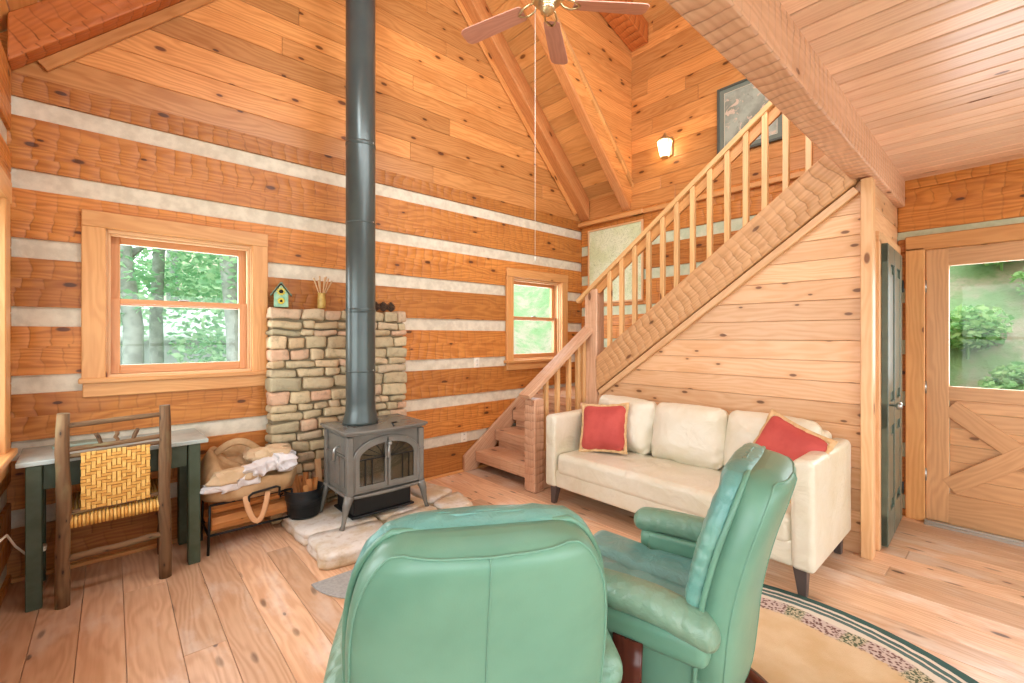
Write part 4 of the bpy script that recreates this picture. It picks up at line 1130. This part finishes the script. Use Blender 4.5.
# ------------------------------------------------------------------ recliners
def make_recliner(label):
    t = thing('recliner', label, 'recliner chair')
    # bentwood base ring and side uprights
    mb = MB(); mb.tube([(.39*math.cos(2*PI*j/40), .39*math.sin(2*PI*j/40)-.04, .032) for j in range(40)], .032, 8, loop=True, sq=(1.1, .8)); mb.build('base_ring', M['mahog'], t)
    for s in (-1, 1):
        pts = [(s*.33, -.03, .05), (s*.352, -.03, .09), (s*.362, -.025, .2), (s*.362, -.02, .36), (s*.35, -.02, .46)]
        MB().tube(pts, .048, 12, sq=(1.0, .26)).build('upright', M['mahog'], t)
    MB().lathe([(.05, .05), (.05, .25)], n=16).build('swivel_post', M['iron'], t)
    mb = MB()
    for a in range(3): mb.beam((0, 0, .07), (.37*math.cos(a*2.1+.5), .37*math.sin(a*2.1+.5)-.03, .05), .05, .02)
    mb.build('base_strut', M['iron'], t)
    for s in (-1, 1):
        mb = MB().lathe([(.01, -.03), (.012, 0), (.034, .003), (.038, .012), (.034, .024), (.012, .028)], (s*.31, .14, .40), 18, rot=roty(s*PI/2)); mb.build('recline_knob', M['rubber'], t)
    # seat
    def sfn(p):
        q = Vector(p)
        if p.z > 0:
            q.z += .022*(1-(p.x/.26)**2)*(1-(p.y/.29)**2)
            q.z -= .022*math.exp(-(p.x/.012)**2)
            q.z -= .016*math.exp(-((p.y-.03)/.012)**2)
        q.z += .03*max(0, p.y)/.28
        return q
    MB().rbox((0, .06, .405), (.240, .285, .075), .05, 26, fn=sfn).build('seat_cushion', M['green_seat'], t)
    MB().rbox((0, .02, .30), (.24, .25, .05), .03, 8).build('seat_base', M['green'], t)
    # arms: gathered roll over a smooth side panel
    for s in (-1, 1):
        def afn(p):
            k = p.y/.235; q = Vector((p.x, p.y, p.z+.012*(1-k*k)-.03*max(0, -k)**2))
            return q+Vector((0, 0, .004*mn.noise(p*24)))
        MB().rbox((s*.308, -.035, .555), (.058, .235, .048), .05, 16, fn=afn).build('arm_pad', M['green_roll'], t)
        MB().rbox((s*.304, -.04, .485), (.050, .205, .045), .03, 8).build('arm_panel', M['green'], t)
        MB().rbox((s*.255, -.05, .40), (.016, .17, .13), .015, 8).build('side_panel', M['green'], t)
    # back: profile curve (y, z), half width, shell half depth
    prof = [(-.185, .20, .225), (-.222, .31, .258), (-.238, .43, .286), (-.250, .55, .294), (-.270, .66, .296), (-.298, .77, .288), (-.326, .86, .268), (-.346, .93, .228), (-.356, .972, .175)]
    def curve(s_):
        s_ = max(0., min(1., s_))*(len(prof)-1); i = min(len(prof)-2, int(s_)); f = s_-i
        # catmull-rom
        P = [prof[max(0, i-1)], prof[i], prof[i+1], prof[min(len(prof)-1, i+2)]]; out = []
        for k in range(3):
            a, b, c, d = (p[k] for p in P); out.append(.5*((2*b)+(-a+c)*f+(2*a-5*b+4*c-d)*f*f+(-a+3*b-3*c+d)*f**3))
        return out
    def sect(s_, off, hw, hd, n=28, e=.55, bulge=0., box=False):
        y, z, w = curve(s_); y2, z2, _ = curve(min(1, s_+.02)); y1, z1, _ = curve(max(0, s_-.02))
        d = Vector((0, y2-y1, z2-z1)).normalized(); nrm = Vector((0, d.z, -d.y))       # forward normal
        c = Vector((0, y, z))+nrm*off; ring = []
        for j in range(n):
            a = 2*PI*j/n; ca, sa = math.cos(a), math.sin(a)
            px = (w+hw)*math.copysign(abs(ca)**e, ca); pd = hd*math.copysign(abs(sa)**(.7 if (sa < 0 or not box) else .25), sa)
            if sa < 0: pd -= bulge*(1-(px/(w+hw))**2)
            ring.append(c+Vector((px, 0, 0))+nrm*pd)
        return ring
    N = 26
    def loft(s0, s1, off, hw, hd, bulge, endk, e=.5, wave=0., box=False):
        R = []
        for i in range(N+1):
            f = i/N; s_ = s0+(s1-s0)*f
            k = 1.
            m_ = min(f, 1-f)
            if m_ < endk: k = math.sqrt(max(0.02, 1-(1-m_/endk)**2))
            ring = sect(s_, off, hw-(1-k)*.09, hd*k, bulge=bulge*k, e=e, box=box)
            if wave: ring = [p+Vector((0, wave*mn.noise(p*30), wave*mn.noise(p*30+Vector((5, 5, 5))))) for p in ring]
            R.append(ring)
        return R
    MB().rings(loft(0., .985, -.006, .002, .052, .026, .09, .42, 0., True)).build('back_shell', M['green'], t)
    MB().rings(loft(.24, 1.0, .060, .012, .040, 0., .12, .42, .007)).build('back_cushion', M['green_dk'], t)
    # piping between shell and cushion, and the seam that runs round the rear panel
    def sp_(s_, j):
        m_ = 1-s_/.985; k = math.sqrt(max(.02, 1-(1-m_/.09)**2)) if m_ < .09 else 1.
        return sect(s_, -.006, .002-(1-k)*.09, .052*k, bulge=.026*k, e=.42, box=True)[j]+Vector((0, -.0004, 0))
    path = [sp_(.08+.83*i/22, 26) for i in range(23)]+[sp_(.925, 26)]+[sp_(.945-.004*abs(j-21)/5, j) for j in range(25, 16, -1)]+[sp_(.925, 16)]+[sp_(.91-.83*i/22, 16) for i in range(23)]
    MB().tube(path, .0028, 6).build('panel_seam', M['seam'], t)
    def pp_(s_, sg): y, z, w_ = curve(s_); return Vector((sg*(w_+.009), y+.036, z))
    path = [pp_(.16+.80*i/24, 1) for i in range(25)]; path += [Vector((p.x*(-1), p.y, p.z)) for p in path[::-1]]
    MB().tube(path, .008, 8).build('piping', M['green'], t)
    mb = MB(); 
    pts = []
    for i in range(24):
        s_ = .06+.885*i/23; pts.append(sp_(s_, 21))
    mb.tube(pts, .0022, 5); mb.build('back_seam', M['seam'], t)
    return t
rcA = make_recliner('green leather recliner nearest the viewer, seen from behind')
rcA.location = (.775, 1.05, .0); rcA.rotation_euler = (0, 0, math.radians(-31))
rcB = dup(rcA, (1.495, .87, .013), math.radians(12.5), 'green leather recliner turned side on in front of the sofa')

# ------------------------------------------------------------------ ceiling fan
fn_ = thing('ceiling_fan', 'antique brass ceiling fan with pinkish wooden blades hanging from the ridge', 'ceiling fan', (RIDGE_X, 1.97, 3.5))
MB().tube([(0, 0, .12), (0, 0, 1.80)], .014, 10).build('downrod', M['brass'], fn_)
MB().lathe([(.002, -.02), (.05, -.015), (.085, 0), (.11, .03), (.115, .07), (.10, .10), (.06, .125), (.025, .14), (.002, .145)], n=32).build('motor_housing', M['brass'], fn_)
MB().lathe([(.002, -.085), (.022, -.08), (.03, -.07), (.045, -.06), (.05, -.04), (.045, -.022), (.06, -.018)], n=28).build('switch_housing', M['brass'], fn_)
for k in range(5):
    a = math.radians(35+72*k); R = rotz(a)
    ir = MB()
    for s in (-1, 1): ir.tube([R @ Vector(p) for p in ((.07, s*.01, .02), (.11, s*.035, .0), (.155, s*.038, -.012), (.19, s*.02, -.015), (.21, 0, -.015))], .007, 8)
    ir.build('blade_iron', M['brass'], fn_)
    mb = MB(); tl = rotx(math.radians(11)); P = []
    for x, w in ((.17, .045), (.185, .056), (.35, .062), (.6, .068), (.635, .062), (.655, .04)): P.append((x, -w))
    P += [(x, -w) for x, w in P[::-1]]
    mb.prism([R @ (tl @ Vector((x, y, -.012))) for x, y in P], R @ (tl @ Vector((0, 0, .007))), R @ Vector((1, 0, 0)))
    mb.build('blade', M['fan'], fn_, bevel=.002)
mb = MB().tube([(-.06, .05, -.03), (-.06, .05, -1.62)], .0018, 6); mb.build('pull_chain', plain('chain_white', '#e8dccb', .5, .3), fn_)
mb = MB().lathe([(.001, 0), (.005, .004), (.006, .02), (.002, .03)], (-.06, .05, -1.645), 10); mb.build('chain_pull', M['white'], fn_)

# ------------------------------------------------------------------ wall things
def outlet(loc, wall, label, switch=False):
    o = thing('outlet_plate', label, 'outlet', loc, 0 if wall == 'Y' else -PI/2)
    MB().box((0, 0, 0), (.07, .008, .115)).build('plate', M['white'], o, bevel=.003, seg=2)
    for z in (-.026, .026): 
        MB().rbox((0, -.005, z), (.016, .003, .014), .003, 4).build('socket', M['white'], o)
        MB().box((-.006, -.009, z+.002), (.003, .003, .009)).box((.006, -.009, z+.002), (.003, .003, .009)).build('slot', M['slot'], o)
outlet((2.855, YB+.014, 1.10), 'Y', 'white outlet plate in the chinking left of the small window, the higher one')
outlet((2.69, YB+.014, .345), 'Y', 'white outlet plate low on the log wall beside the foot of the stairs')
outlet((4.37, YB+.014, 1.10), 'Y', 'white outlet plate right of the small window, seen through the stair balusters')

# map panel
def map_mat():
    s = NT('map_print'); tc = s.n('TexCoord').outputs['Object']
    n = s.noise(tc, 2.6, 6, .55); n2 = s.noise(tc, 5., 5, .6)
    line = s.m('ABSOLUTE', s.m('SINE', s.m('MULTIPLY', n, 95.)))
    c = s.mix(s.step(n2, .40, .60), lin('#dfe6c6'), lin('#cfdab0'))
    c = s.mix(s.m('MULTIPLY', s.m('SUBTRACT', 1., s.step(line, .0, .5)), .55), c, lin('#9aa77c'))
    sp_ = s.noise(tc, 34., 3, .7); c = s.mix(s.m('MULTIPLY', s.step(sp_, .58, .68), .3), c, lin('#8d9a74'))
    return s.bsdf(c, .4, .4)
mp = thing('framed_map', 'large pale green contour map in a thin pine frame above the stair landing', 'map', (XR-.006, 3.215, 2.25))
MB().box((-.002, 0, 0), (.012, .76, .90)).build('map_sheet', map_mat(), mp)
mb = MB()
for y in (-.385, .385): mb.box((-.008, y, 0), (.024, .02, .93), ax=2)
for z in (-.455, .455): mb.box((-.008, 0, z), (.024, .75, .02), ax=1)
mb.build('frame', M['trim_pale'], mp, bevel=.002)
# framed picture
def pic_mat():
    s = NT('picture_print'); tc = s.n('TexCoord').outputs['Object']
    n = s.noise(tc, 4., 5, .6); n2 = s.noise(tc, 9., 5, .65, 1.2)
    c = s.mix(s.step(n, .35, .65), lin('#a7b0a2'), lin('#848c7f'))
    c = s.mix(s.step(n2, .55, .62), c, lin('#cbb9a4')); c = s.mix(s.step(n2, .30, .36), lin('#5d5148'), c)
    return s.bsdf(c, .25, .5)
pc = thing('framed_picture', 'large framed picture with dark grey green border high on the stairwell wall', 'picture', (XR-.01, 1.67, 3.50))
MB().box((0, 0, 0), (.014, .50, .58)).build('print', pic_mat(), pc)
mb = MB()
for y in (-.262, .262): mb.box((-.003, y, 0), (.016, .045, .549))
for z in (-.297, .297): mb.box((-.003, 0, z), (.016, .569, .045))
mb.build('mat_board', plain('picture_mat', '#6f786c', .6), pc)
mb = MB()
for y in (-.295, .295): mb.box((-.008, y, 0), (.03, .022, .676))
for z in (-.327, .327): mb.box((-.008, 0, z), (.03, .568, .022))
mb.build('frame', plain('picture_frame', '#4b5149', .45), pc, bevel=.003)
mb = MB()
for y in (-.235, .235): mb.box((-.012, y, 0), (.004, .005, .55))
for z in (-.2725, .2725): mb.box((-.012, 0, z), (.004, .465, .005))
mb.build('border_line', plain('picture_line', '#c9c4ae', .6), pc)
# sconce
sn = thing('wall_lantern', 'lit glass lantern on the stairwell wall', 'wall light', (XR-.09, 2.51, 3.42))
MB().rbox((.075, 0, .02), (.012, .05, .10), .01, 5).build('back_plate', M['brass'], sn)
MB().tube([(.07, 0, .09), (.03, 0, .15), (0, 0, .145)], .008, 8).build('arm', M['brass'], sn)
mb = MB(); n = 6
R = [[(r*math.cos(2*PI*j/n), r*math.sin(2*PI*j/n), z) for j in range(n)] for r, z in ((.045, -.11), (.078, .06))]
mb.rings(R, True, False, sm=False).build('glass_shade', M['lampglass'], sn)
mb = MB().lathe([(.085, .06), (.088, .068), (.05, .10), (.02, .12), (.012, .14), (.002, .15)], n=6); mb.build('cap', M['brass'], sn)
mb = MB()
for j in range(n): a = 2*PI*j/n; mb.tube([(.046*math.cos(a), .046*math.sin(a), -.11), (.079*math.cos(a), .079*math.sin(a), .06)], .004, 5)
mb.lathe([(.048, -.118), (.05, -.11), (.04, -.106)], n=6); mb.build('cage', M['brass'], sn)
MB().lathe([(.002, -.06), (.02, -.045), (.026, -.015), (.016, .03), (.012, .05)], n=14).build('bulb', M['bulb'], sn)
# cord
mb = MB().tube([(XL+.03, 3.05, .44), (XL+.045, 3.2, .43), (XL+.06, 3.32, .33), (XL+.09, 3.42, .24), (XL+.12, 3.50, .22)], .005, 8)
cdr = mb.build('power_cord', M['white']); tag(cdr, 'white power cord hanging at the left wall beside the desk leg', 'cord')
MB().rbox((XL+.135, 3.53, .225), (.018, .03, .014), .008, 5).build('plug', M['white'], cdr)

# ------------------------------------------------------------------ outdoors
def leaf_mat(name, c1, c2):
    s = NT(name); at = s.n('Attribute', attribute_name='tint').outputs['Fac']
    c = s.mix(at, lin(c1), lin(c2)); d = s.n('BsdfDiffuse'); tr = s.n('BsdfTranslucent')
    s.l(c, d.inputs[0]); s.l(c, tr.inputs[0]); mx = s.n('MixShader'); mx.inputs[0].default_value = .45
    s.l(d.outputs[0], mx.inputs[1]); s.l(tr.outputs[0], mx.inputs[2]); s.l(mx.outputs[0], s.out.inputs[0]); return s.mat
M['leaf'] = leaf_mat('leaves', '#7fb58a', '#bfe0b6'); M['leaf2'] = leaf_mat('bush_leaves', '#76ab6c', '#b5d89a')
M['trunk'] = plain('tree_bark', '#9aa39a', .9, color2='#7d867c', nscale=9., bump=.4)
def ground_mat():
    s = NT('hillside'); tc = s.n('TexCoord').outputs['Object']
    n = s.noise(tc, 1.3, 6, .65); n2 = s.noise(tc, 7., 5, .7)
    c = s.mix(s.step(n, .4, .6), lin('#7c9c70'), lin('#a59e8c')); c = s.mix(s.m('MULTIPLY', s.step(n2, .5, .7), .6), c, lin('#67895c'))
    return s.bsdf(c, .95, .1, 0., s.bump(n2, .6, .05))
def gz(x, y):
    e = max(0., x-6.0); nth = max(0., y-5.0)
    k = max(0., min(1., (x-1.2)/3.0))
    z = -.35+max(min(e*1.1, 7.), nth*.62*k+nth*.05)
    return z+.15*mn.noise(Vector((x*.7, y*.7, 0)))*(1 if max(e, nth) > .2 else .2)
mb = MB(); nx, ny = 70, 70; X0, X1, Y0, Y1 = -16., 26., -12., 30.
for j in range(ny+1):
    for i in range(nx+1):
        x = X0+(X1-X0)*i/nx; y = Y0+(Y1-Y0)*j/ny; mb.v.append((x, y, gz(x, y)))
for j in range(ny):
    for i in range(nx):
        a = j*(nx+1)+i
        cx_, cy_ = X0+(X1-X0)*(i+.5)/nx, Y0+(Y1-Y0)*(j+.5)/ny
        mb.face([a, a+1, a+nx+2, a+nx+1], [(0, 0), (1, 0), (1, 1), (0, 1)], .5, 0, True)
tag(mb.build('hillside', ground_mat()), 'bright grassy hillside outside the windows', 'hillside', kind='structure')
def leaves(mb, c, r, n, size, seed, squash=.8):
    rr = random.Random(seed); c = Vector(c)
    for _ in range(n):
        while True:
            p = Vector((rr.uniform(-1, 1), rr.uniform(-1, 1), rr.uniform(-1, 1)))
            if .15 < p.length < 1: break
        p = Vector((p.x*r, p.y*r, p.z*r*squash))+c
        a = Vector((rr.uniform(-1, 1), rr.uniform(-1, 1), rr.uniform(-.5, .5))).normalized(); b = a.cross(Vector((rr.uniform(-1, 1), rr.uniform(-1, 1), rr.uniform(-1, 1)))).normalized()
        s_ = size*rr.uniform(.6, 1.3); i = len(mb.v)
        mb.v += [tuple(p-a*s_), tuple(p+b*s_*.55), tuple(p+a*s_), tuple(p-b*s_*.55)]
        mb.face([i, i+1, i+2, i+3], [(0, 0), (1, 0), (1, 1), (0, 1)], rr.random())
def tree(x, y, h, r, seed, label, lean=0., n=4500, low=.35):
    rr = random.Random(seed); z = gz(x, y); t = thing('tree', label, 'tree', (x, y, z-.1), 0, 'trees outside the windows')
    P = [(lean*k*h+.06*h*mn.noise(Vector((k*3, seed, 0)))*.5, .03*h*mn.noise(Vector((k*3, seed, 8))), k*h) for k in [i/8 for i in range(9)]]
    mb = MB().tube(P, [r*(1-.08*i) for i in range(9)], 8)
    for k in (3, 4, 5, 6):
        a = rr.uniform(0, 6.28); q = Vector(P[k]); mb.tube([q, q+Vector((math.cos(a)*.6, math.sin(a)*.6, .5)), q+Vector((math.cos(a)*1.3, math.sin(a)*1.3, .8))], [r*.35, r*.25, r*.1], 6)
    mb.build('trunk', M['trunk'], t)
    mb = MB()
    for k in range(9):
        f = rr.uniform(low, 1.05); a = rr.uniform(0, 6.28); d = rr.uniform(.3, 1.5)
        leaves(mb, (lean*f*h+math.cos(a)*d, math.sin(a)*d, f*h), rr.uniform(.6, 1.1), n//9, .06, seed*31+k)
    mb.build('foliage', M['leaf'], t)
spots = [(.1, 8.0, 7, .13, .02), (.55, 8.8, 8, .10, -.01), (1.35, 7.4, 7, .16, -.03), (2.05, 9.2, 8, .11, .05), (-.9, 9.5, 8, .14, .0), (-1.9, 11, 9, .13, .02), (1.0, 12.5, 9, .14, .0), (2.9, 13, 9, .15, -.02), (-.3, 14, 9, .16, 0), (4.6, 12.5, 8, .13, 0), (6.3, 13.5, 8, .14, .02), (8.0, 15, 8, .14, 0), (3.4, 16, 9, .16, 0), (-2.6, 15, 9, .15, .01)]
for i, (x, y, h, r, ln) in enumerate(spots): tree(x, y, h, r, i+1, 'leafy grey barked tree in the woods behind the back wall', ln, low=.12)
def bush(x, y, r, seed, label):
    mb = MB()
    for k in range(4): leaves(mb, (RND.uniform(-r, r)*.6, RND.uniform(-r, r)*.6, r*.5+RND.uniform(0, r*.4)), r*.7, 420, .045, seed*17+k, .7)
    mb.tube([(0, 0, -.1), (0, 0, r*.6)], .015, 5)
    o = mb.build('bush', M['leaf2'], loc=(x, y, gz(x, y))); tag(o, label, 'bush', 'bushes on the hillside')
bs = [(6.9, -.2), (7.3, .35), (7.8, -.6), (8.3, .1), (8.8, .8), (8.2, -1.2), (7.0, .9), (9.2, -.2), (4.2, 6.6), (5.2, 6.9), (5.9, 7.4), (4.9, 7.8), (5.8, 8.6), (6.8, 8.8), (7.2, 9.8), (6.2, 10.2), (5.2, 9.4), (4.4, 8.6), (-.4, 7.2), (.6, 6.9), (1.7, 7.9), (-1.3, 8.1), (2.3, 7.0)]
for i, (x, y) in enumerate(bs): bush(x, y, RND.uniform(.3, .6), i+1, 'low leafy green bush on the bank outside the windows')
sh = thing('garden_shed', 'pale grey metal shed among the trees outside the large window', 'shed', (1.05, 10.6, -.25))
mb = MB(); 
for i in range(26): mb.box((-1.95+i*.15, 0, .8), (.146, .05+.012*(i % 2), 1.6), ax=2)
mb.box((0, .95, .8), (3.9, 1.9, 1.58)); mb.build('wall', plain('shed_siding', '#c3c9cb', .6), sh)
mb = MB().prism([(-2.1, -.2, 1.55), (-2.1, 1.0, 2.1), (-2.1, 2.1, 1.55), (-2.1, 2.1, 1.62), (-2.1, 1.0, 2.18), (-2.1, -.2, 1.62)], (4.2, 0, 0)); mb.build('roof', plain('shed_roof', '#dfe3e4', .5), sh)

# ------------------------------------------------------------------ light
w = bpy.data.worlds.new('World'); scene.world = w; w.use_nodes = True
bg = w.node_tree.nodes['Background']; bg.inputs[0].default_value = (.93, .97, 1., 1); bg.inputs[1].default_value = 3.2
def area(name, loc, rot, sx, sy, power, color=(1, 1, 1)):
    d = bpy.data.lights.new(name, 'AREA'); d.shape = 'RECTANGLE'; d.size = sx; d.size_y = sy; d.energy = power; d.color = color
    o = bpy.data.objects.new(name, d); COL.objects.link(o); o.location = loc; o.rotation_euler = rot; return o
DAY = (.84, .94, 1.)
for i, r in enumerate(RW): area('daylight_rear', ((r[0]+r[1])/2, YR-.12, (r[2]+r[3])/2), (PI/2+.15, 0, 0), r[1]-r[0]-.1, r[3]-r[2]-.1, 21, DAY)
area('daylight_loft', ((RWU[0]+RWU[1])/2, YR-.12, (RWU[2]+RWU[3])/2), (PI/2, 0, 0), 2.2, 1.25, 32, DAY)
area('daylight_left', (XL-.12, (WL2[0]+WL2[1])/2, 1.35), (PI/2, 0, -PI/2), 2.4, 1.6, 12, DAY)
area('daylight_left', (XL-.12, (WL[0]+WL[1])/2, 1.43), (PI/2, 0, -PI/2), 1.85, 1.2, 16, DAY)
area('daylight_window', (.37, YB+.16, 1.58), (-PI/2, 0, 0), .7, .8, 8, DAY)
area('daylight_window', (3.74, YB+.16, 1.58), (-PI/2, 0, 0), .7, .8, 8, DAY)
area('daylight_door', (XR+.08, -.04, 1.45), (PI/2, 0, PI/2), .7, .85, 9, DAY)
area('loft_edge_fill', (2.0, .74, 3.7), (math.radians(72), 0, 0), 3.2, .5, 44, (.95, .97, 1.))  # added fill above the loft edge, unseen and without a fixture
area('roof_slope_fill', (.45, 1.7, 3.75), (0, math.radians(-98), 0), .7, 1.0, 45, DAY)  # added unseen fill for the dormer wall; the roof has no skylight
def lamp(name, loc, power, color, r=.05):
    d = bpy.data.lights.new(name, 'POINT'); d.energy = power; d.color = color; d.shadow_soft_size = r
    o = bpy.data.objects.new(name, d); COL.objects.link(o); o.location = loc
lamp('lantern_light', (XR-.09, 2.51, 3.40), 28, (1, .8, .55), .03)

# ------------------------------------------------------------------ camera
cam = bpy.data.cameras.new('Camera'); co = bpy.data.objects.new('Camera', cam); COL.objects.link(co)
co.location = (0, 0, 1.38); co.rotation_euler = (PI/2, 0, -math.atan(400/448.))
cam.sensor_width = 36; cam.lens = 448/1024*36; cam.shift_y = -5.5/1024; cam.clip_start = .05
scene.camera = co
vs = scene.view_settings; vs.view_transform = 'Standard'; vs.look = 'None'; vs.gamma = 1.; vs.exposure = 0.; vs.use_curve_mapping = False
cy = scene.cycles
cy.max_bounces = 10; cy.diffuse_bounces = 5; cy.glossy_bounces = 4; cy.transparent_max_bounces = 16; cy.caustics_reflective = False; cy.caustics_refractive = False
vs.exposure = .54
cy.sample_clamp_indirect = 6.; cy.use_denoising = True
